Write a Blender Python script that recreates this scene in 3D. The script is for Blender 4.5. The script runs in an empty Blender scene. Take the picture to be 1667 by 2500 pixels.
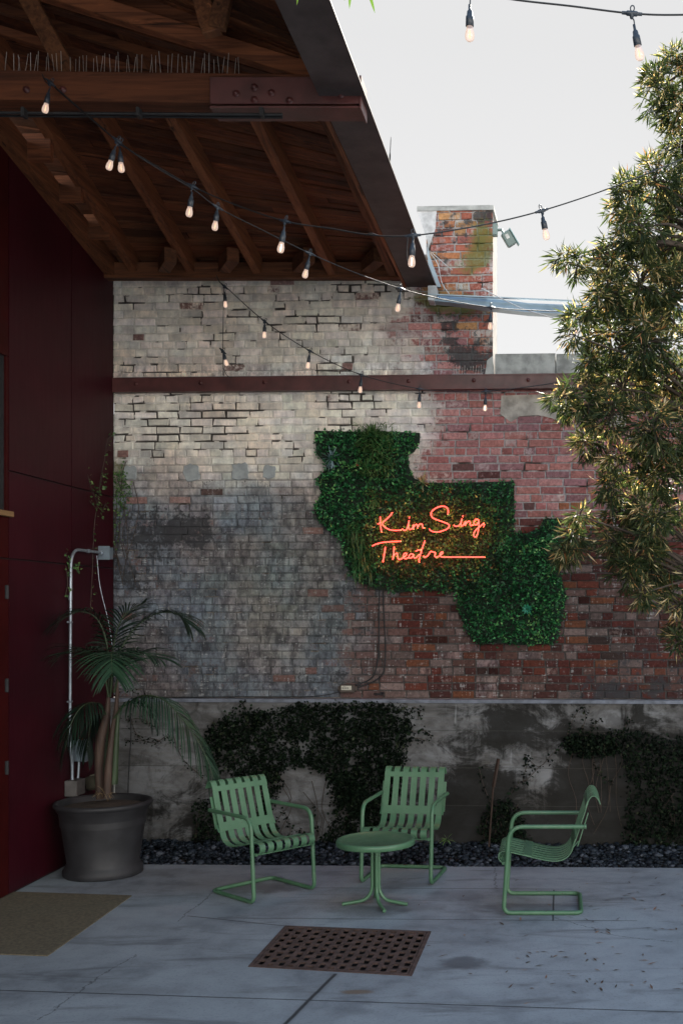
import bpy, math, random
import numpy as np
from mathutils import Vector, Matrix, noise
R = math.radians
random.seed(7); rng = np.random.default_rng(7)
SC = bpy.context.scene
COL = SC.collection

# ------------------------------------------------------------------ camera
F = 2675.0; CX = 1355.0; CY = 1489.0; CH = 2.1
cd = bpy.data.cameras.new("camera"); cam = bpy.data.objects.new("camera", cd); COL.objects.link(cam)
cam.location = (0, 0, CH); cam.rotation_euler = (R(90), 0, 0)
cd.sensor_fit = 'VERTICAL'; cd.sensor_height = 36.0; cd.sensor_width = 24.0
cd.lens = 36.0 * F / 2500.0
cd.shift_x = -(CX - 833.5) / 2500.0; cd.shift_y = (CY - 1250.0) / 2500.0
cd.clip_start = 0.05; cd.clip_end = 3000
SC.camera = cam

# ------------------------------------------------------------------ light
EXPO = 1.95
SUN_EL, SUN_AZ = 36.0, 10.0          # azimuth: degrees right of straight ahead (+Y)
SC.view_settings.view_transform = 'Standard'; SC.view_settings.look = 'None'
SC.view_settings.gamma = 1.0; SC.view_settings.exposure = EXPO
w = bpy.data.worlds.new("World"); SC.world = w; w.use_nodes = True
nt = w.node_tree; bg = nt.nodes["Background"]
sky = nt.nodes.new("ShaderNodeTexSky"); sky.sky_type = 'NISHITA'; sky.sun_disc = False
sky.sun_elevation = R(SUN_EL); sky.sun_rotation = R(SUN_AZ); sky.dust_density = 2.0
SKY_S = 0.15; REAR_FILL = 5.8
capn = nt.nodes.new("ShaderNodeMix"); capn.data_type = 'RGBA'; capn.blend_type = 'DARKEN'
capn.inputs[0].default_value = 1.0
nt.links.new(sky.outputs[0], capn.inputs[6])
CAP = 0.80 / (2 ** EXPO) / SKY_S      # thin bright haze: the sky near the sun evens out
tcs = nt.nodes.new("ShaderNodeTexCoord"); sxs = nt.nodes.new("ShaderNodeSeparateXYZ"); nt.links.new(tcs.outputs['Generated'], sxs.inputs[0])
mrs = nt.nodes.new("ShaderNodeMapRange"); nt.links.new(sxs.outputs[2], mrs.inputs[0]); mrs.inputs[1].default_value = .12; mrs.inputs[2].default_value = .46
mxs = nt.nodes.new("ShaderNodeMix"); mxs.data_type = 'RGBA'; nt.links.new(mrs.outputs[0], mxs.inputs[0])
mxs.inputs[6].default_value = (CAP * 1.16, CAP * 1.16, CAP * 1.16, 1); mxs.inputs[7].default_value = (CAP, CAP, CAP * 1.005, 1)
nt.links.new(mxs.outputs[2], capn.inputs[7])
tcw = nt.nodes.new("ShaderNodeTexCoord"); sxw = nt.nodes.new("ShaderNodeSeparateXYZ"); nt.links.new(tcw.outputs['Generated'], sxw.inputs[0])
mrw = nt.nodes.new("ShaderNodeMapRange"); mrw.interpolation_type = 'SMOOTHSTEP'; nt.links.new(sxw.outputs[2], mrw.inputs[0])
mrw.inputs[1].default_value = .56; mrw.inputs[2].default_value = .72       # haze low down, open sky overhead
cap2 = nt.nodes.new("ShaderNodeMix"); cap2.data_type = 'RGBA'; cap2.blend_type = 'DARKEN'; cap2.inputs[0].default_value = 1
nt.links.new(sky.outputs[0], cap2.inputs[6]); cap2.inputs[7].default_value = (CAP * .62, CAP * 1.0, CAP * 1.5, 1)
mxw = nt.nodes.new("ShaderNodeMix"); mxw.data_type = 'RGBA'; nt.links.new(mrw.outputs[0], mxw.inputs[0])
nt.links.new(capn.outputs[2], mxw.inputs[6]); nt.links.new(cap2.outputs[2], mxw.inputs[7])
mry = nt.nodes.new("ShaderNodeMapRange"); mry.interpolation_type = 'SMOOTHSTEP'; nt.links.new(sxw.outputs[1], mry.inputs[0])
mry.inputs[1].default_value = -.15; mry.inputs[2].default_value = -.7      # added warm fill lobe low behind the camera, brightens the wall
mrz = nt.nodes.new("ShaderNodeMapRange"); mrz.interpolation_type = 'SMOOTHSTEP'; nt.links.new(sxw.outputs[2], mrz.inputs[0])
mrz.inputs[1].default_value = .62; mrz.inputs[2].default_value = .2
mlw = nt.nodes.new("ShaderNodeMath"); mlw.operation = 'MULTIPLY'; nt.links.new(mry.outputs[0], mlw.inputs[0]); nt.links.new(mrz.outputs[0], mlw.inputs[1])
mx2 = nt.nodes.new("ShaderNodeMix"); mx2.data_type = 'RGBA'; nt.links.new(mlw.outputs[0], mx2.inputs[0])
nt.links.new(mxw.outputs[2], mx2.inputs[6]); mx2.inputs[7].default_value = (CAP * REAR_FILL, CAP * REAR_FILL * .96, CAP * REAR_FILL * .9, 1)
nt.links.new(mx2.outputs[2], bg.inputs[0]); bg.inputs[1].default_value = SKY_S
sd = bpy.data.lights.new("sun", 'SUN'); sun = bpy.data.objects.new("sun", sd); COL.objects.link(sun)
sd.energy = 5.0; sd.angle = R(0.53); sd.color = (1.0, .93, .82)
az, el = R(SUN_AZ), R(SUN_EL)
sdir = Vector((math.sin(az) * math.cos(el), math.cos(az) * math.cos(el), math.sin(el)))
sun.rotation_euler = sdir.to_track_quat('Z', 'Y').to_euler(); sun.location = (3, 20, 12)

# ------------------------------------------------------------------ placing
K = 1667 / 1568.0
def P(px, py, Y): return Vector(((px - CX) / F * Y, Y, CH - (py - CY) / F * Y))
def D(x, y, Y): return P(x * K, y * K, Y)                    # 1568-wide reading of the photo
TAN = 0.045; U = Vector((1, -TAN, 0)).normalized(); NN = Vector((-TAN, -1, 0)).normalized()
O = Vector((-1.066, 9.83, 0))
def wp(u, z, out=0.0): return O + U * u + NN * out + Vector((0, 0, z))
def W(px, py, out=0.0):
    """the point on the brick wall's face seen at a photo pixel -> (u, z)"""
    a = (px - CX) / F; y = (9.83 - TAN * 1.066) / (1 + TAN * a) - out
    X = a * y
    return ((X - O.x) / U.x, CH - (py - CY) / F * y)
def wpx(px, py, out=0.0):
    u, z = W(px, py, out); return wp(u, z, out)
def uv2px(u, z):
    p = wp(u, z); return CX + F * p.x / p.y, CY - F * (p.z - CH) / p.y
def FL(px, py, z=0.0):
    y = F * (CH - z) / (py - CY); return Vector(((px - CX) / F * y, y, z))

# ------------------------------------------------------------------ object helpers
def tag(o, label=None, cat=None, group=None, kind=None):
    if label: o['label'] = label
    if cat: o['category'] = cat
    if group: o['group'] = group
    if kind: o['kind'] = kind
    return o
def empty(name, loc=(0, 0, 0), rz=0):
    o = bpy.data.objects.new(name, None); COL.objects.link(o); o.location = loc
    o.rotation_euler = (0, 0, rz); o.empty_display_size = .1; return o
class MB:
    def __init__(s): s.v = []; s.f = []; s.m = []; s.smooth = []; s.c = {}
    def add(s, vs, fs, mat=0, smooth=False):
        b = len(s.v); s.v += [tuple(p) for p in vs]
        for f in fs: s.f.append(tuple(b + i for i in f)); s.m.append(mat); s.smooth.append(smooth)
        return b
    def box(s, c, size, M=None, mat=0, bev=0.0):
        cx, cy, cz = c; x, y, z = (t / 2 for t in size)
        if bev > 0 and min(x, y, z) > bev:
            vs = []; b = bev
            for sx in (-1, 1):
                for sy in (-1, 1):
                    for sz in (-1, 1):
                        vs += [(sx * (x - b), sy * (y - b), sz * z), (sx * (x - b), sy * y, sz * (z - b)), (sx * x, sy * (y - b), sz * (z - b))]
            def I(a, bb, c_, k): return ((a > 0) * 4 + (bb > 0) * 2 + (c_ > 0)) * 3 + k
            fs = []
            for sz in (-1, 1): q = [I(-1, -1, sz, 0), I(1, -1, sz, 0), I(1, 1, sz, 0), I(-1, 1, sz, 0)]; fs.append(q if sz > 0 else q[::-1])
            for sy in (-1, 1): q = [I(-1, sy, -1, 1), I(1, sy, -1, 1), I(1, sy, 1, 1), I(-1, sy, 1, 1)]; fs.append(q if sy < 0 else q[::-1])
            for sx in (-1, 1): q = [I(sx, -1, -1, 2), I(sx, 1, -1, 2), I(sx, 1, 1, 2), I(sx, -1, 1, 2)]; fs.append(q if sx > 0 else q[::-1])
            for a in (-1, 1):
                for b2 in (-1, 1):
                    fs.append([I(-1, a, b2, 0), I(1, a, b2, 0), I(1, a, b2, 1), I(-1, a, b2, 1)])
                    fs.append([I(a, -1, b2, 0), I(a, 1, b2, 0), I(a, 1, b2, 2), I(a, -1, b2, 2)])
                    fs.append([I(a, b2, -1, 1), I(a, b2, 1, 1), I(a, b2, 1, 2), I(a, b2, -1, 2)])
            for a in (-1, 1):
                for b2 in (-1, 1):
                    for c2 in (-1, 1): fs.append([I(a, b2, c2, 0), I(a, b2, c2, 1), I(a, b2, c2, 2)])
        else:
            vs = [(i * x, j * y, k * z) for i in (-1, 1) for j in (-1, 1) for k in (-1, 1)]
            fs = [(0, 1, 3, 2), (4, 6, 7, 5), (0, 4, 5, 1), (2, 3, 7, 6), (0, 2, 6, 4), (1, 5, 7, 3)]
        vs = [Vector(v) for v in vs]
        if M is not None: vs = [M @ v for v in vs]
        s.add([v + Vector((cx, cy, cz)) for v in vs], fs, mat); return s
    def beam(s, a, b, wd, ht, up=Vector((0, 0, 1)), mat=0, bev=0.0):
        a = Vector(a); b = Vector(b); d = b - a; L = d.length; d.normalize()
        x = d.cross(up).normalized(); z = x.cross(d)
        M = Matrix((x, d, z)).transposed()
        s.box((a + b) / 2, (wd, L, ht), M, mat, bev); return s
    def tube(s, pts, r, seg=10, closed=False, mat=0, caps=True, smooth=True):
        pts = [Vector(p) for p in pts]; n = len(pts)
        rs = r if isinstance(r, (list, tuple)) else [r] * n
        T = []
        for i in range(n):
            a = pts[(i - 1) % n] if (closed or i > 0) else pts[i]
            b = pts[(i + 1) % n] if (closed or i < n - 1) else pts[i]
            t = (b - a); T.append(t.normalized() if t.length > 1e-9 else Vector((0, 0, 1)))
        nrm = T[0].cross(Vector((0.3, 0.2, 1)));
        if nrm.length < 1e-3: nrm = T[0].cross(Vector((1, 0, 0)))
        nrm.normalize(); vs = []
        for i in range(n):
            nrm = (nrm - T[i] * nrm.dot(T[i])).normalized(); bn = T[i].cross(nrm)
            for k in range(seg):
                a = 2 * math.pi * k / seg
                vs.append(pts[i] + (nrm * math.cos(a) + bn * math.sin(a)) * rs[i])
        fs = []
        for i in range(n if closed else n - 1):
            for k in range(seg):
                j = (i + 1) % n
                fs.append((i * seg + k, i * seg + (k + 1) % seg, j * seg + (k + 1) % seg, j * seg + k))
        s.add(vs, fs, mat, smooth)
        if caps and not closed:
            s.add(vs[:seg], [tuple(range(seg))[::-1]], mat); s.add(vs[-seg:], [tuple(range(seg))], mat)
        return s
    def lathe(s, prof, c=(0, 0, 0), seg=24, mat=0, M=None):
        c = Vector(c); vs = []
        for (r, z) in prof:
            for k in range(seg):
                a = 2 * math.pi * k / seg; v = Vector((r * math.cos(a), r * math.sin(a), z))
                vs.append((M @ v if M is not None else v) + c)
        fs = [(i * seg + k, i * seg + (k + 1) % seg, (i + 1) * seg + (k + 1) % seg, (i + 1) * seg + k)
              for i in range(len(prof) - 1) for k in range(seg)]
        s.add(vs, fs, mat, True); return s
    def build(s, name, mats, parent=None, attrs=None):
        me = bpy.data.meshes.new(name)
        me.from_pydata(s.v, [], s.f)
        if not isinstance(mats, (list, tuple)): mats = [mats]
        for m in mats: me.materials.append(m)
        me.polygons.foreach_set('material_index', s.m)
        me.polygons.foreach_set('use_smooth', s.smooth)
        for k, arr in (attrs or {}).items():
            a = me.attributes.new(k, 'FLOAT_COLOR', 'POINT')
            a.data.foreach_set('color', np.asarray(arr, dtype=np.float32).ravel())
        me.update()
        o = bpy.data.objects.new(name, me); COL.objects.link(o)
        if parent is not None: o.parent = parent
        return o
def npmesh(name, V, Fc, mats, parent=None, attrs=None, smooth=False, midx=None):
    """fast mesh from numpy arrays; Fc is (n,3) or (n,4)"""
    me = bpy.data.meshes.new(name); V = np.asarray(V, dtype=np.float32); Fc = np.asarray(Fc, dtype=np.int32)
    n, k = Fc.shape
    me.vertices.add(len(V)); me.vertices.foreach_set('co', V.ravel())
    me.loops.add(n * k); me.loops.foreach_set('vertex_index', Fc.ravel())
    me.polygons.add(n); me.polygons.foreach_set('loop_start', np.arange(0, n * k, k, dtype=np.int32))
    me.polygons.foreach_set('loop_total', np.full(n, k, dtype=np.int32))
    if smooth: me.polygons.foreach_set('use_smooth', np.ones(n, dtype=bool))
    if not isinstance(mats, (list, tuple)): mats = [mats]
    for m in mats: me.materials.append(m)
    if midx is not None: me.polygons.foreach_set('material_index', midx)
    me.update(calc_edges=True); me.validate()
    for kk, arr in (attrs or {}).items():
        a = me.attributes.new(kk, 'FLOAT_COLOR', 'POINT')
        a.data.foreach_set('color', np.asarray(arr, dtype=np.float32).ravel())
    o = bpy.data.objects.new(name, me); COL.objects.link(o)
    if parent is not None: o.parent = parent
    return o
def crm(pts, n=8, closed=False):
    pts = [Vector(p) for p in pts]; out = []; m = len(pts)
    for i in range(m if closed else m - 1):
        p0 = pts[(i - 1) % m] if closed or i > 0 else pts[0] * 2 - pts[1]
        p1 = pts[i]; p2 = pts[(i + 1) % m]
        p3 = pts[(i + 2) % m] if closed or i < m - 2 else p2 * 2 - p1
        for k in range(n):
            t = k / n
            out.append(.5 * ((2 * p1) + (p2 - p0) * t + (2 * p0 - 5 * p1 + 4 * p2 - p3) * t * t + (3 * p1 - p0 - 3 * p2 + p3) * t ** 3))
    if not closed: out.append(pts[-1])
    return out
def fillet(pts, rad, n=6, closed=False):
    pts = [Vector(p) for p in pts]; m = len(pts); out = []
    rad = rad if isinstance(rad, (list, tuple)) else [rad] * m
    for i in range(m):
        if not closed and i in (0, m - 1): out.append(pts[i]); continue
        a = (pts[(i - 1) % m] - pts[i]); b = (pts[(i + 1) % m] - pts[i])
        r = min(rad[i], a.length * .49, b.length * .49); a.normalize(); b.normalize()
        p0 = pts[i] + a * r; p2 = pts[i] + b * r
        for k in range(n + 1):
            t = k / n; out.append(p0 * (1 - t) ** 2 + pts[i] * 2 * t * (1 - t) + p2 * t * t)
    return out
def inpoly(x, y, poly):
    c = False; j = len(poly) - 1
    for i in range(len(poly)):
        xi, yi = poly[i]; xj, yj = poly[j]
        if (yi > y) != (yj > y) and x < (xj - xi) * (y - yi) / (yj - yi) + xi: c = not c
        j = i
    return c
def copy_tree(o, parent=None):
    c = o.copy(); COL.objects.link(c); c.parent = parent
    for ch in list(o.children): copy_tree(ch, c)
    return c

# ------------------------------------------------------------------ materials
class NG:
    def __init__(s, name):
        s.m = bpy.data.materials.new(name); s.m.use_nodes = True; s.t = s.m.node_tree
        s.bsdf = s.t.nodes["Principled BSDF"]; s.out = s.t.nodes["Material Output"]
    def n(s, typ, **kw):
        nd = s.t.nodes.new(typ)
        for k, v in kw.items(): setattr(nd, k, v)
        return nd
    def setin(s, sock, v):
        if isinstance(v, bpy.types.NodeSocket): s.t.links.new(v, sock)
        elif v is not None:
            if hasattr(sock.default_value, '__len__') and len(sock.default_value) == 4 and len(v) == 3: v = (*v, 1)
            sock.default_value = v
    def math(s, op, a, b=None, c=None, clamp=False):
        nd = s.n("ShaderNodeMath", operation=op, use_clamp=clamp)
        s.setin(nd.inputs[0], a)
        if b is not None: s.setin(nd.inputs[1], b)
        if c is not None: s.setin(nd.inputs[2], c)
        return nd.outputs[0]
    def coord(s, which='Object', scale=(1, 1, 1), rot=(0, 0, 0)):
        tc = s.n("ShaderNodeTexCoord"); mp = s.n("ShaderNodeMapping")
        s.t.links.new(tc.outputs[which], mp.inputs[0]); mp.inputs['Scale'].default_value = scale
        mp.inputs['Rotation'].default_value = rot
        return mp.outputs[0]
    def noise(s, vec, scale=5, detail=6, rough=.55, dist=0):
        nd = s.n("ShaderNodeTexNoise"); s.setin(nd.inputs['Vector'], vec); nd.inputs['Scale'].default_value = scale
        nd.inputs['Detail'].default_value = detail; nd.inputs['Roughness'].default_value = rough
        nd.inputs['Distortion'].default_value = dist; return nd.outputs['Fac']
    def step(s, v, a, b):
        nd = s.n("ShaderNodeMapRange", interpolation_type='SMOOTHSTEP')
        s.setin(nd.inputs[0], v); nd.inputs[1].default_value = a; nd.inputs[2].default_value = b
        return nd.outputs[0]
    def mix(s, f, a, b, mode='MIX'):
        nd = s.n("ShaderNodeMix", data_type='RGBA', blend_type=mode)
        s.setin(nd.inputs[0], f); s.setin(nd.inputs[6], a); s.setin(nd.inputs[7], b); return nd.outputs[2]
    def attr(s, name):
        nd = s.n("ShaderNodeAttribute", attribute_name=name); return nd
    def ramp(s, f, stops):
        nd = s.n("ShaderNodeValToRGB"); s.setin(nd.inputs[0], f); cr = nd.color_ramp
        while len(cr.elements) < len(stops): cr.elements.new(.5)
        for e, (p, c) in zip(cr.elements, stops): e.position = p; e.color = (*c, 1)
        return nd.outputs[0]
    def bump(s, h, strength=.3, dist=.01):
        b = s.n("ShaderNodeBump"); s.setin(b.inputs['Height'], h); b.inputs['Strength'].default_value = strength
        b.inputs['Distance'].default_value = dist; s.t.links.new(b.outputs[0], s.bsdf.inputs['Normal'])
    def fin(s, col=None, rough=None, metal=0, spec=None):
        s.setin(s.bsdf.inputs['Base Color'], col); s.setin(s.bsdf.inputs['Roughness'], rough)
        s.setin(s.bsdf.inputs['Metallic'], metal)
        if spec is not None: s.bsdf.inputs['Specular IOR Level'].default_value = spec
        return s.m
def simple(name, col, rough=.5, metal=0, var=.25, sc=12, bump=0.0, spec=None, stretch=(1, 1, 1)):
    g = NG(name); v = g.coord(scale=stretch); n = g.noise(v, sc, 6)
    a = tuple(c * (1 - var) for c in col); b = tuple(min(1, c * (1 + var)) for c in col)
    c = g.mix(g.step(n, .3, .7), a, b)
    if bump: g.bump(g.noise(v, sc * 4, 4), bump, .004)
    rr = g.math('ADD', g.math('MULTIPLY', g.noise(v, sc * 2.3, 3), .25), rough - .12)
    return g.fin(c, rr, metal, spec)
def emis(name, col, st):
    g = NG(name); g.fin((0, 0, 0), .5); g.bsdf.inputs['Emission Color'].default_value = (*col, 1)
    g.bsdf.inputs['Emission Strength'].default_value = st; return g.m

def m_brick():
    """old painted brick: per-point tint, paint colour+amount, grime (r soot, g moss, b streak)"""
    g = NG("weathered_brick"); v = g.coord()
    tint = g.attr('tint').outputs['Color']; pa = g.attr('paint'); gr = g.n("ShaderNodeSeparateColor")
    g.t.links.new(g.attr('grime').outputs['Color'], gr.inputs[0])
    nf = g.noise(v, 38, 8, .65); nc = g.noise(v, 9, 6, .6); nb = g.noise(v, 2.2, 5, .55)
    nv = g.noise(g.coord(scale=(1, 1, .12)), 46, 5, .6)
    nh = g.noise(g.coord(scale=(.15, 1, 1)), 60, 4, .6)
    base = g.mix(1.0, tint, g.mix(g.step(nf, .25, .75), (.62, .62, .62), (1.35, 1.3, 1.3)), 'MULTIPLY')
    amt = g.math('ADD', pa.outputs['Alpha'], g.math('MULTIPLY', g.math('SUBTRACT', nf, .5), .9))
    amt = g.math('ADD', amt, g.math('MULTIPLY', g.math('SUBTRACT', nc, .5), .9))
    amt = g.math('ADD', amt, g.math('MULTIPLY', g.math('SUBTRACT', nv, .5), .5))
    pm = g.step(amt, .34, .66)
    pcol = g.mix(1.0, pa.outputs['Color'], g.mix(g.step(nc, .3, .7), (.72, .73, .74), (1.12, 1.1, 1.06)), 'MULTIPLY')
    ng = g.noise(g.coord(scale=(1, 1, .55)), 15, 9, .72, .3); ngb = g.noise(v, 1.7, 4, .5)
    mot = g.mix(g.step(ng, .36, .64), (.38, .38, .42), (1.65, 1.62, 1.6)); hue = g.mix(g.step(ngb, .38, .62), (1.12, .98, .95), (.86, 1.0, 1.12))
    pcol = g.mix(gr.outputs[2], pcol, g.mix(1.0, g.mix(1.0, pcol, mot, 'MULTIPLY'), hue, 'MULTIPLY'))
    pcol = g.mix(g.math('MULTIPLY', g.step(nv, .52, .72), g.math('MULTIPLY', gr.outputs[2], .6)), pcol, (.10, .09, .09))
    c = g.mix(g.math('MULTIPLY', pm, .93), base, pcol)
    hi = g.math('MULTIPLY', g.step(g.math('ADD', g.math('MULTIPLY', nv, .55), g.math('MULTIPLY', nh, .5)), .585, .66), gr.outputs[2])
    c = g.mix(g.math('MULTIPLY', hi, .55), c, (.42, .43, .43))
    s1 = g.math('ADD', gr.outputs[0], g.math('MULTIPLY', g.math('SUBTRACT', nc, .5), 1.1))
    s1 = g.math('ADD', s1, g.math('MULTIPLY', g.math('SUBTRACT', nf, .5), .9))
    c = g.mix(g.math('MULTIPLY', g.step(s1, .42, .62), .9), c, (.035, .036, .04))
    s2 = g.math('ADD', gr.outputs[1], g.math('MULTIPLY', g.math('SUBTRACT', nb, .5), 1.2))
    s2 = g.math('ADD', s2, g.math('MULTIPLY', g.math('SUBTRACT', nf, .5), .8))
    c = g.mix(g.math('MULTIPLY', g.step(s2, .4, .7), .8), c, (.13, .14, .035))
    g.bump(g.math('ADD', nf, g.math('MULTIPLY', nc, .8)), .55, .006)
    return g.fin(c, .88, 0, .25)
def m_wood(name, ca, cb, axis='X'):
    g = NG(name); sc = {'X': (.06, 1, 1), 'Y': (1, .06, 1), 'Z': (1, 1, .06)}[axis]
    v = g.coord(scale=sc); n = g.noise(v, 34, 8, .65, .8); n2 = g.noise(v, 7, 4, .5, .5)
    t = g.attr('tint').outputs['Color']
    f = g.math('ADD', g.math('MULTIPLY', n, .75), g.math('MULTIPLY', n2, .35))
    c = g.mix(g.step(f, .38, .68), ca, cb)
    c = g.mix(g.step(n, .62, .72), c, tuple(min(1, x * 1.7) for x in cb))
    c = g.mix(g.step(g.noise(v, 16, 6, .6), .62, .7), c, tuple(x * .25 for x in ca))
    c = g.mix(1.0, c, t, 'MULTIPLY')
    g.bump(n, .5, .006); return g.fin(c, .72, 0, .3)
def lin(c, n): return np.tile(np.array([[*c, 1.0]]), (n, 1))
def leafmat(name, stops, trans=.35, rough=.45, tcol=None, spec=.5):
    g = NG(name); a = g.attr('shade'); sep = g.n("ShaderNodeSeparateColor"); g.t.links.new(a.outputs['Color'], sep.inputs[0])
    c = g.ramp(sep.outputs[0], stops); g.fin(c, rough, 0, spec)
    if trans > 0:
        tr = g.n("ShaderNodeBsdfTranslucent"); mx = g.n("ShaderNodeMixShader")
        g.t.links.new(g.mix(1.0, c, tcol or (1.6, 1.5, .8), 'MULTIPLY'), tr.inputs[0]); mx.inputs[0].default_value = trans
        g.t.links.new(g.bsdf.outputs[0], mx.inputs[1]); g.t.links.new(tr.outputs[0], mx.inputs[2])
        g.t.links.new(mx.outputs[0], g.out.inputs[0])
    return g.m
def leaves(base, dirs, length, width, shade, fold=.25, nrm=None, curl=0.0):
    """diamond leaves, two faces each; returns V, F, attr"""
    base = np.asarray(base); d = np.asarray(dirs); n = len(base)
    d = d / np.linalg.norm(d, axis=1, keepdims=True)
    if nrm is None: nrm = rng.normal(size=(n, 3))
    s = np.cross(d, nrm); s /= (np.linalg.norm(s, axis=1, keepdims=True) + 1e-9); up = np.cross(s, d)
    length = np.broadcast_to(length, n)[:, None]; width = np.broadcast_to(width, n)[:, None]
    V = np.empty((n, 4, 3)); V[:, 0] = base
    mid = base + d * length * .42
    V[:, 1] = mid + s * width * .5 + up * width * fold; V[:, 3] = mid - s * width * .5 + up * width * fold
    V[:, 2] = base + d * length - up * length * curl
    i = np.arange(n)[:, None] * 4
    Fc = np.concatenate([i + np.array([[0, 1, 2]]), i + np.array([[0, 2, 3]])], 0)
    A = np.ones((n, 4, 4)); A[:, :, 0] = np.asarray(shade)[:, None]
    return V.reshape(-1, 3), Fc, A.reshape(-1, 4)
# ------------------------------------------------------------------ shared materials
M_BRICK = m_brick()
M_WOODY = m_wood("rafter_wood", (.062, .022, .010), (.17, .066, .027), 'Y')
M_WOODX = m_wood("beam_wood", (.058, .019, .009), (.17, .058, .024), 'X')
M_STEEL = simple("oxide_painted_steel", (.075, .022, .021), .42, .0, .3, 7, .15)
M_FASC = simple("weathered_fascia_metal", (.05, .04, .04), .6, .0, .3, 5, .1)
M_BLACK = simple("black_rubber", (.01, .011, .013), .6, 0, .2)
M_GALV = simple("galvanised_metal", (.30, .35, .40), .42, .7, .2, 20)
M_BOX = simple("grey_enamel", (.15, .19, .225), .45, .1, .12, 20)
g = NG("green_powder_coat"); v = g.coord(); c = g.mix(g.step(g.noise(v, 5, 5), .3, .7), (.056, .138, .074), (.078, .172, .096))
c = g.mix(g.math('MULTIPLY', g.step(g.noise(v, 60, 3, .6), .66, .70), .7), c, (.06, .045, .03)); c = g.mix(g.math('MULTIPLY', g.step(g.noise(v, 14, 6, .7), .55, .75), .45), c, (.17, .20, .16))
M_GREEN = g.fin(c, g.math('ADD', g.math('MULTIPLY', g.noise(v, 22, 4), .3), .28), 0, .5)
M_SOIL = simple("potting_soil", (.05, .035, .025), .95, 0, .4, 40, .6)
M_TWIG = simple("twig_bark", (.045, .032, .024), .85, 0, .3, 30)
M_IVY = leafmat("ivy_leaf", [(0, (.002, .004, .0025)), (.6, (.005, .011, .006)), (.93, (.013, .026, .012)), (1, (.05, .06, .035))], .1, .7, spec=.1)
M_HEDGE = leafmat("hedge_leaf", [(0, (.006, .036, .014)), (.5, (.02, .13, .045)), (.85, (.06, .30, .085)), (1, (.2, .42, .14))], .2, .42)
M_FERN = leafmat("fern_leaf", [(0, (.03, .085, .03)), (.6, (.075, .17, .05)), (1, (.18, .28, .1))], .25, .5)
M_BLUEPL = leafmat("blue_grey_leaf", [(0, (.10, .16, .19)), (1, (.26, .36, .4))], .1, .5)
M_PALEPL = leafmat("pale_striped_leaf", [(0, (.13, .17, .09)), (1, (.4, .42, .26))], .2, .5)
M_PALM = leafmat("palm_leaflet", [(0, (.006, .015, .010)), (.6, (.013, .035, .021)), (1, (.032, .075, .042))], .18, .5, spec=.25)
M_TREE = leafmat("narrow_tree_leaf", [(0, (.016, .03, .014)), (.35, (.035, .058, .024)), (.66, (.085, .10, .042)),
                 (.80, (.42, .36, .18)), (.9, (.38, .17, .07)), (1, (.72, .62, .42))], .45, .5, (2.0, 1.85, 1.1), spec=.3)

def S_(x, a, b):
    t = min(1, max(0, (x - a) / (b - a))); return t * t * (3 - 2 * t)
def G_(px, py, cx, cy, rx, ry): return math.exp(-((px - cx) / rx) ** 2 - ((py - cy) / ry) ** 2)
def fn(x, y, s, seed=0): return noise.noise(Vector((x / s, y / s, seed * 7.3)))

# ------------------------------------------------------------------ ground, patio, gravel
g = NG("bare_ground"); v = g.coord()
g.fin(g.mix(g.step(g.noise(v, 3, 6), .3, .7), (.07, .06, .05), (.15, .13, .11)), .95)
mb = MB(); mb.add([(-900, -900, -.12), (900, -900, -.12), (900, 900, -.12), (-900, 900, -.12)], [(0, 1, 2, 3)])
tag(mb.build("ground", g.m), kind='structure')

g = NG("stained_concrete"); v = g.coord()
n1 = g.noise(v, 1.1, 6, .6, .4); n2 = g.noise(v, 6, 7, .62); n3 = g.noise(v, 60, 5, .65)
nw = g.noise(g.coord(scale=(.35, 1.6, 1)), 3.4, 7, .66, .6)
c = g.mix(g.step(n1, .3, .72), (.19, .195, .205), (.42, .425, .43))
c = g.mix(g.math('MULTIPLY', g.step(n2, .3, .62), .5), c, (.46, .465, .465))
c = g.mix(g.math('MULTIPLY', g.step(nw, .52, .7), .6), c, (.12, .115, .115))
c = g.mix(g.math('MULTIPLY', g.step(n3, .5, .72), .45), c, (.16, .16, .165))
tc = g.n("ShaderNodeTexCoord"); sx = g.n("ShaderNodeSeparateXYZ"); g.t.links.new(tc.outputs['Object'], sx.inputs[0])
X, Y = sx.outputs[0], sx.outputs[1]
wob = g.math('MULTIPLY', g.math('SUBTRACT', g.noise(v, 5, 6, .7), .5), .012)
def seg_line(a, b, wd, soft, wobv=wob):
    """distance to the straight joint through a and b, limited to its length"""
    a = Vector(a[:2]); b = Vector(b[:2]); d = b - a; L = d.length; d.normalize(); n = Vector((-d.y, d.x))
    dist = g.math('ABSOLUTE', g.math('ADD', g.math('ADD', g.math('MULTIPLY', X, n.x), g.math('MULTIPLY', Y, n.y)), g.math('ADD', wobv, -n.dot(a))))
    t = g.math('ADD', g.math('MULTIPLY', X, d.x), g.math('ADD', g.math('MULTIPLY', Y, d.y), -d.dot(a)))
    lim = g.math('MULTIPLY', g.math('GREATER_THAN', t, 0.0), g.math('LESS_THAN', t, L))
    return g.math('MULTIPLY', g.math('SUBTRACT', 1, g.step(dist, wd, wd + soft)), lim)
def blot(px, py, rx, ry, k=1.0):
    q = FL(px, py); a = g.math('DIVIDE', g.math('SUBTRACT', X, q.x), rx); b = g.math('DIVIDE', g.math('SUBTRACT', Y, q.y), ry)
    r2 = g.math('ADD', g.math('MULTIPLY', a, a), g.math('MULTIPLY', b, b))
    r2 = g.math('ADD', r2, g.math('MULTIPLY', g.math('SUBTRACT', n2, .5), 2.2))
    return g.math('MULTIPLY', g.math('SUBTRACT', 1, g.step(r2, .2, 1.3)), k)
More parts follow.
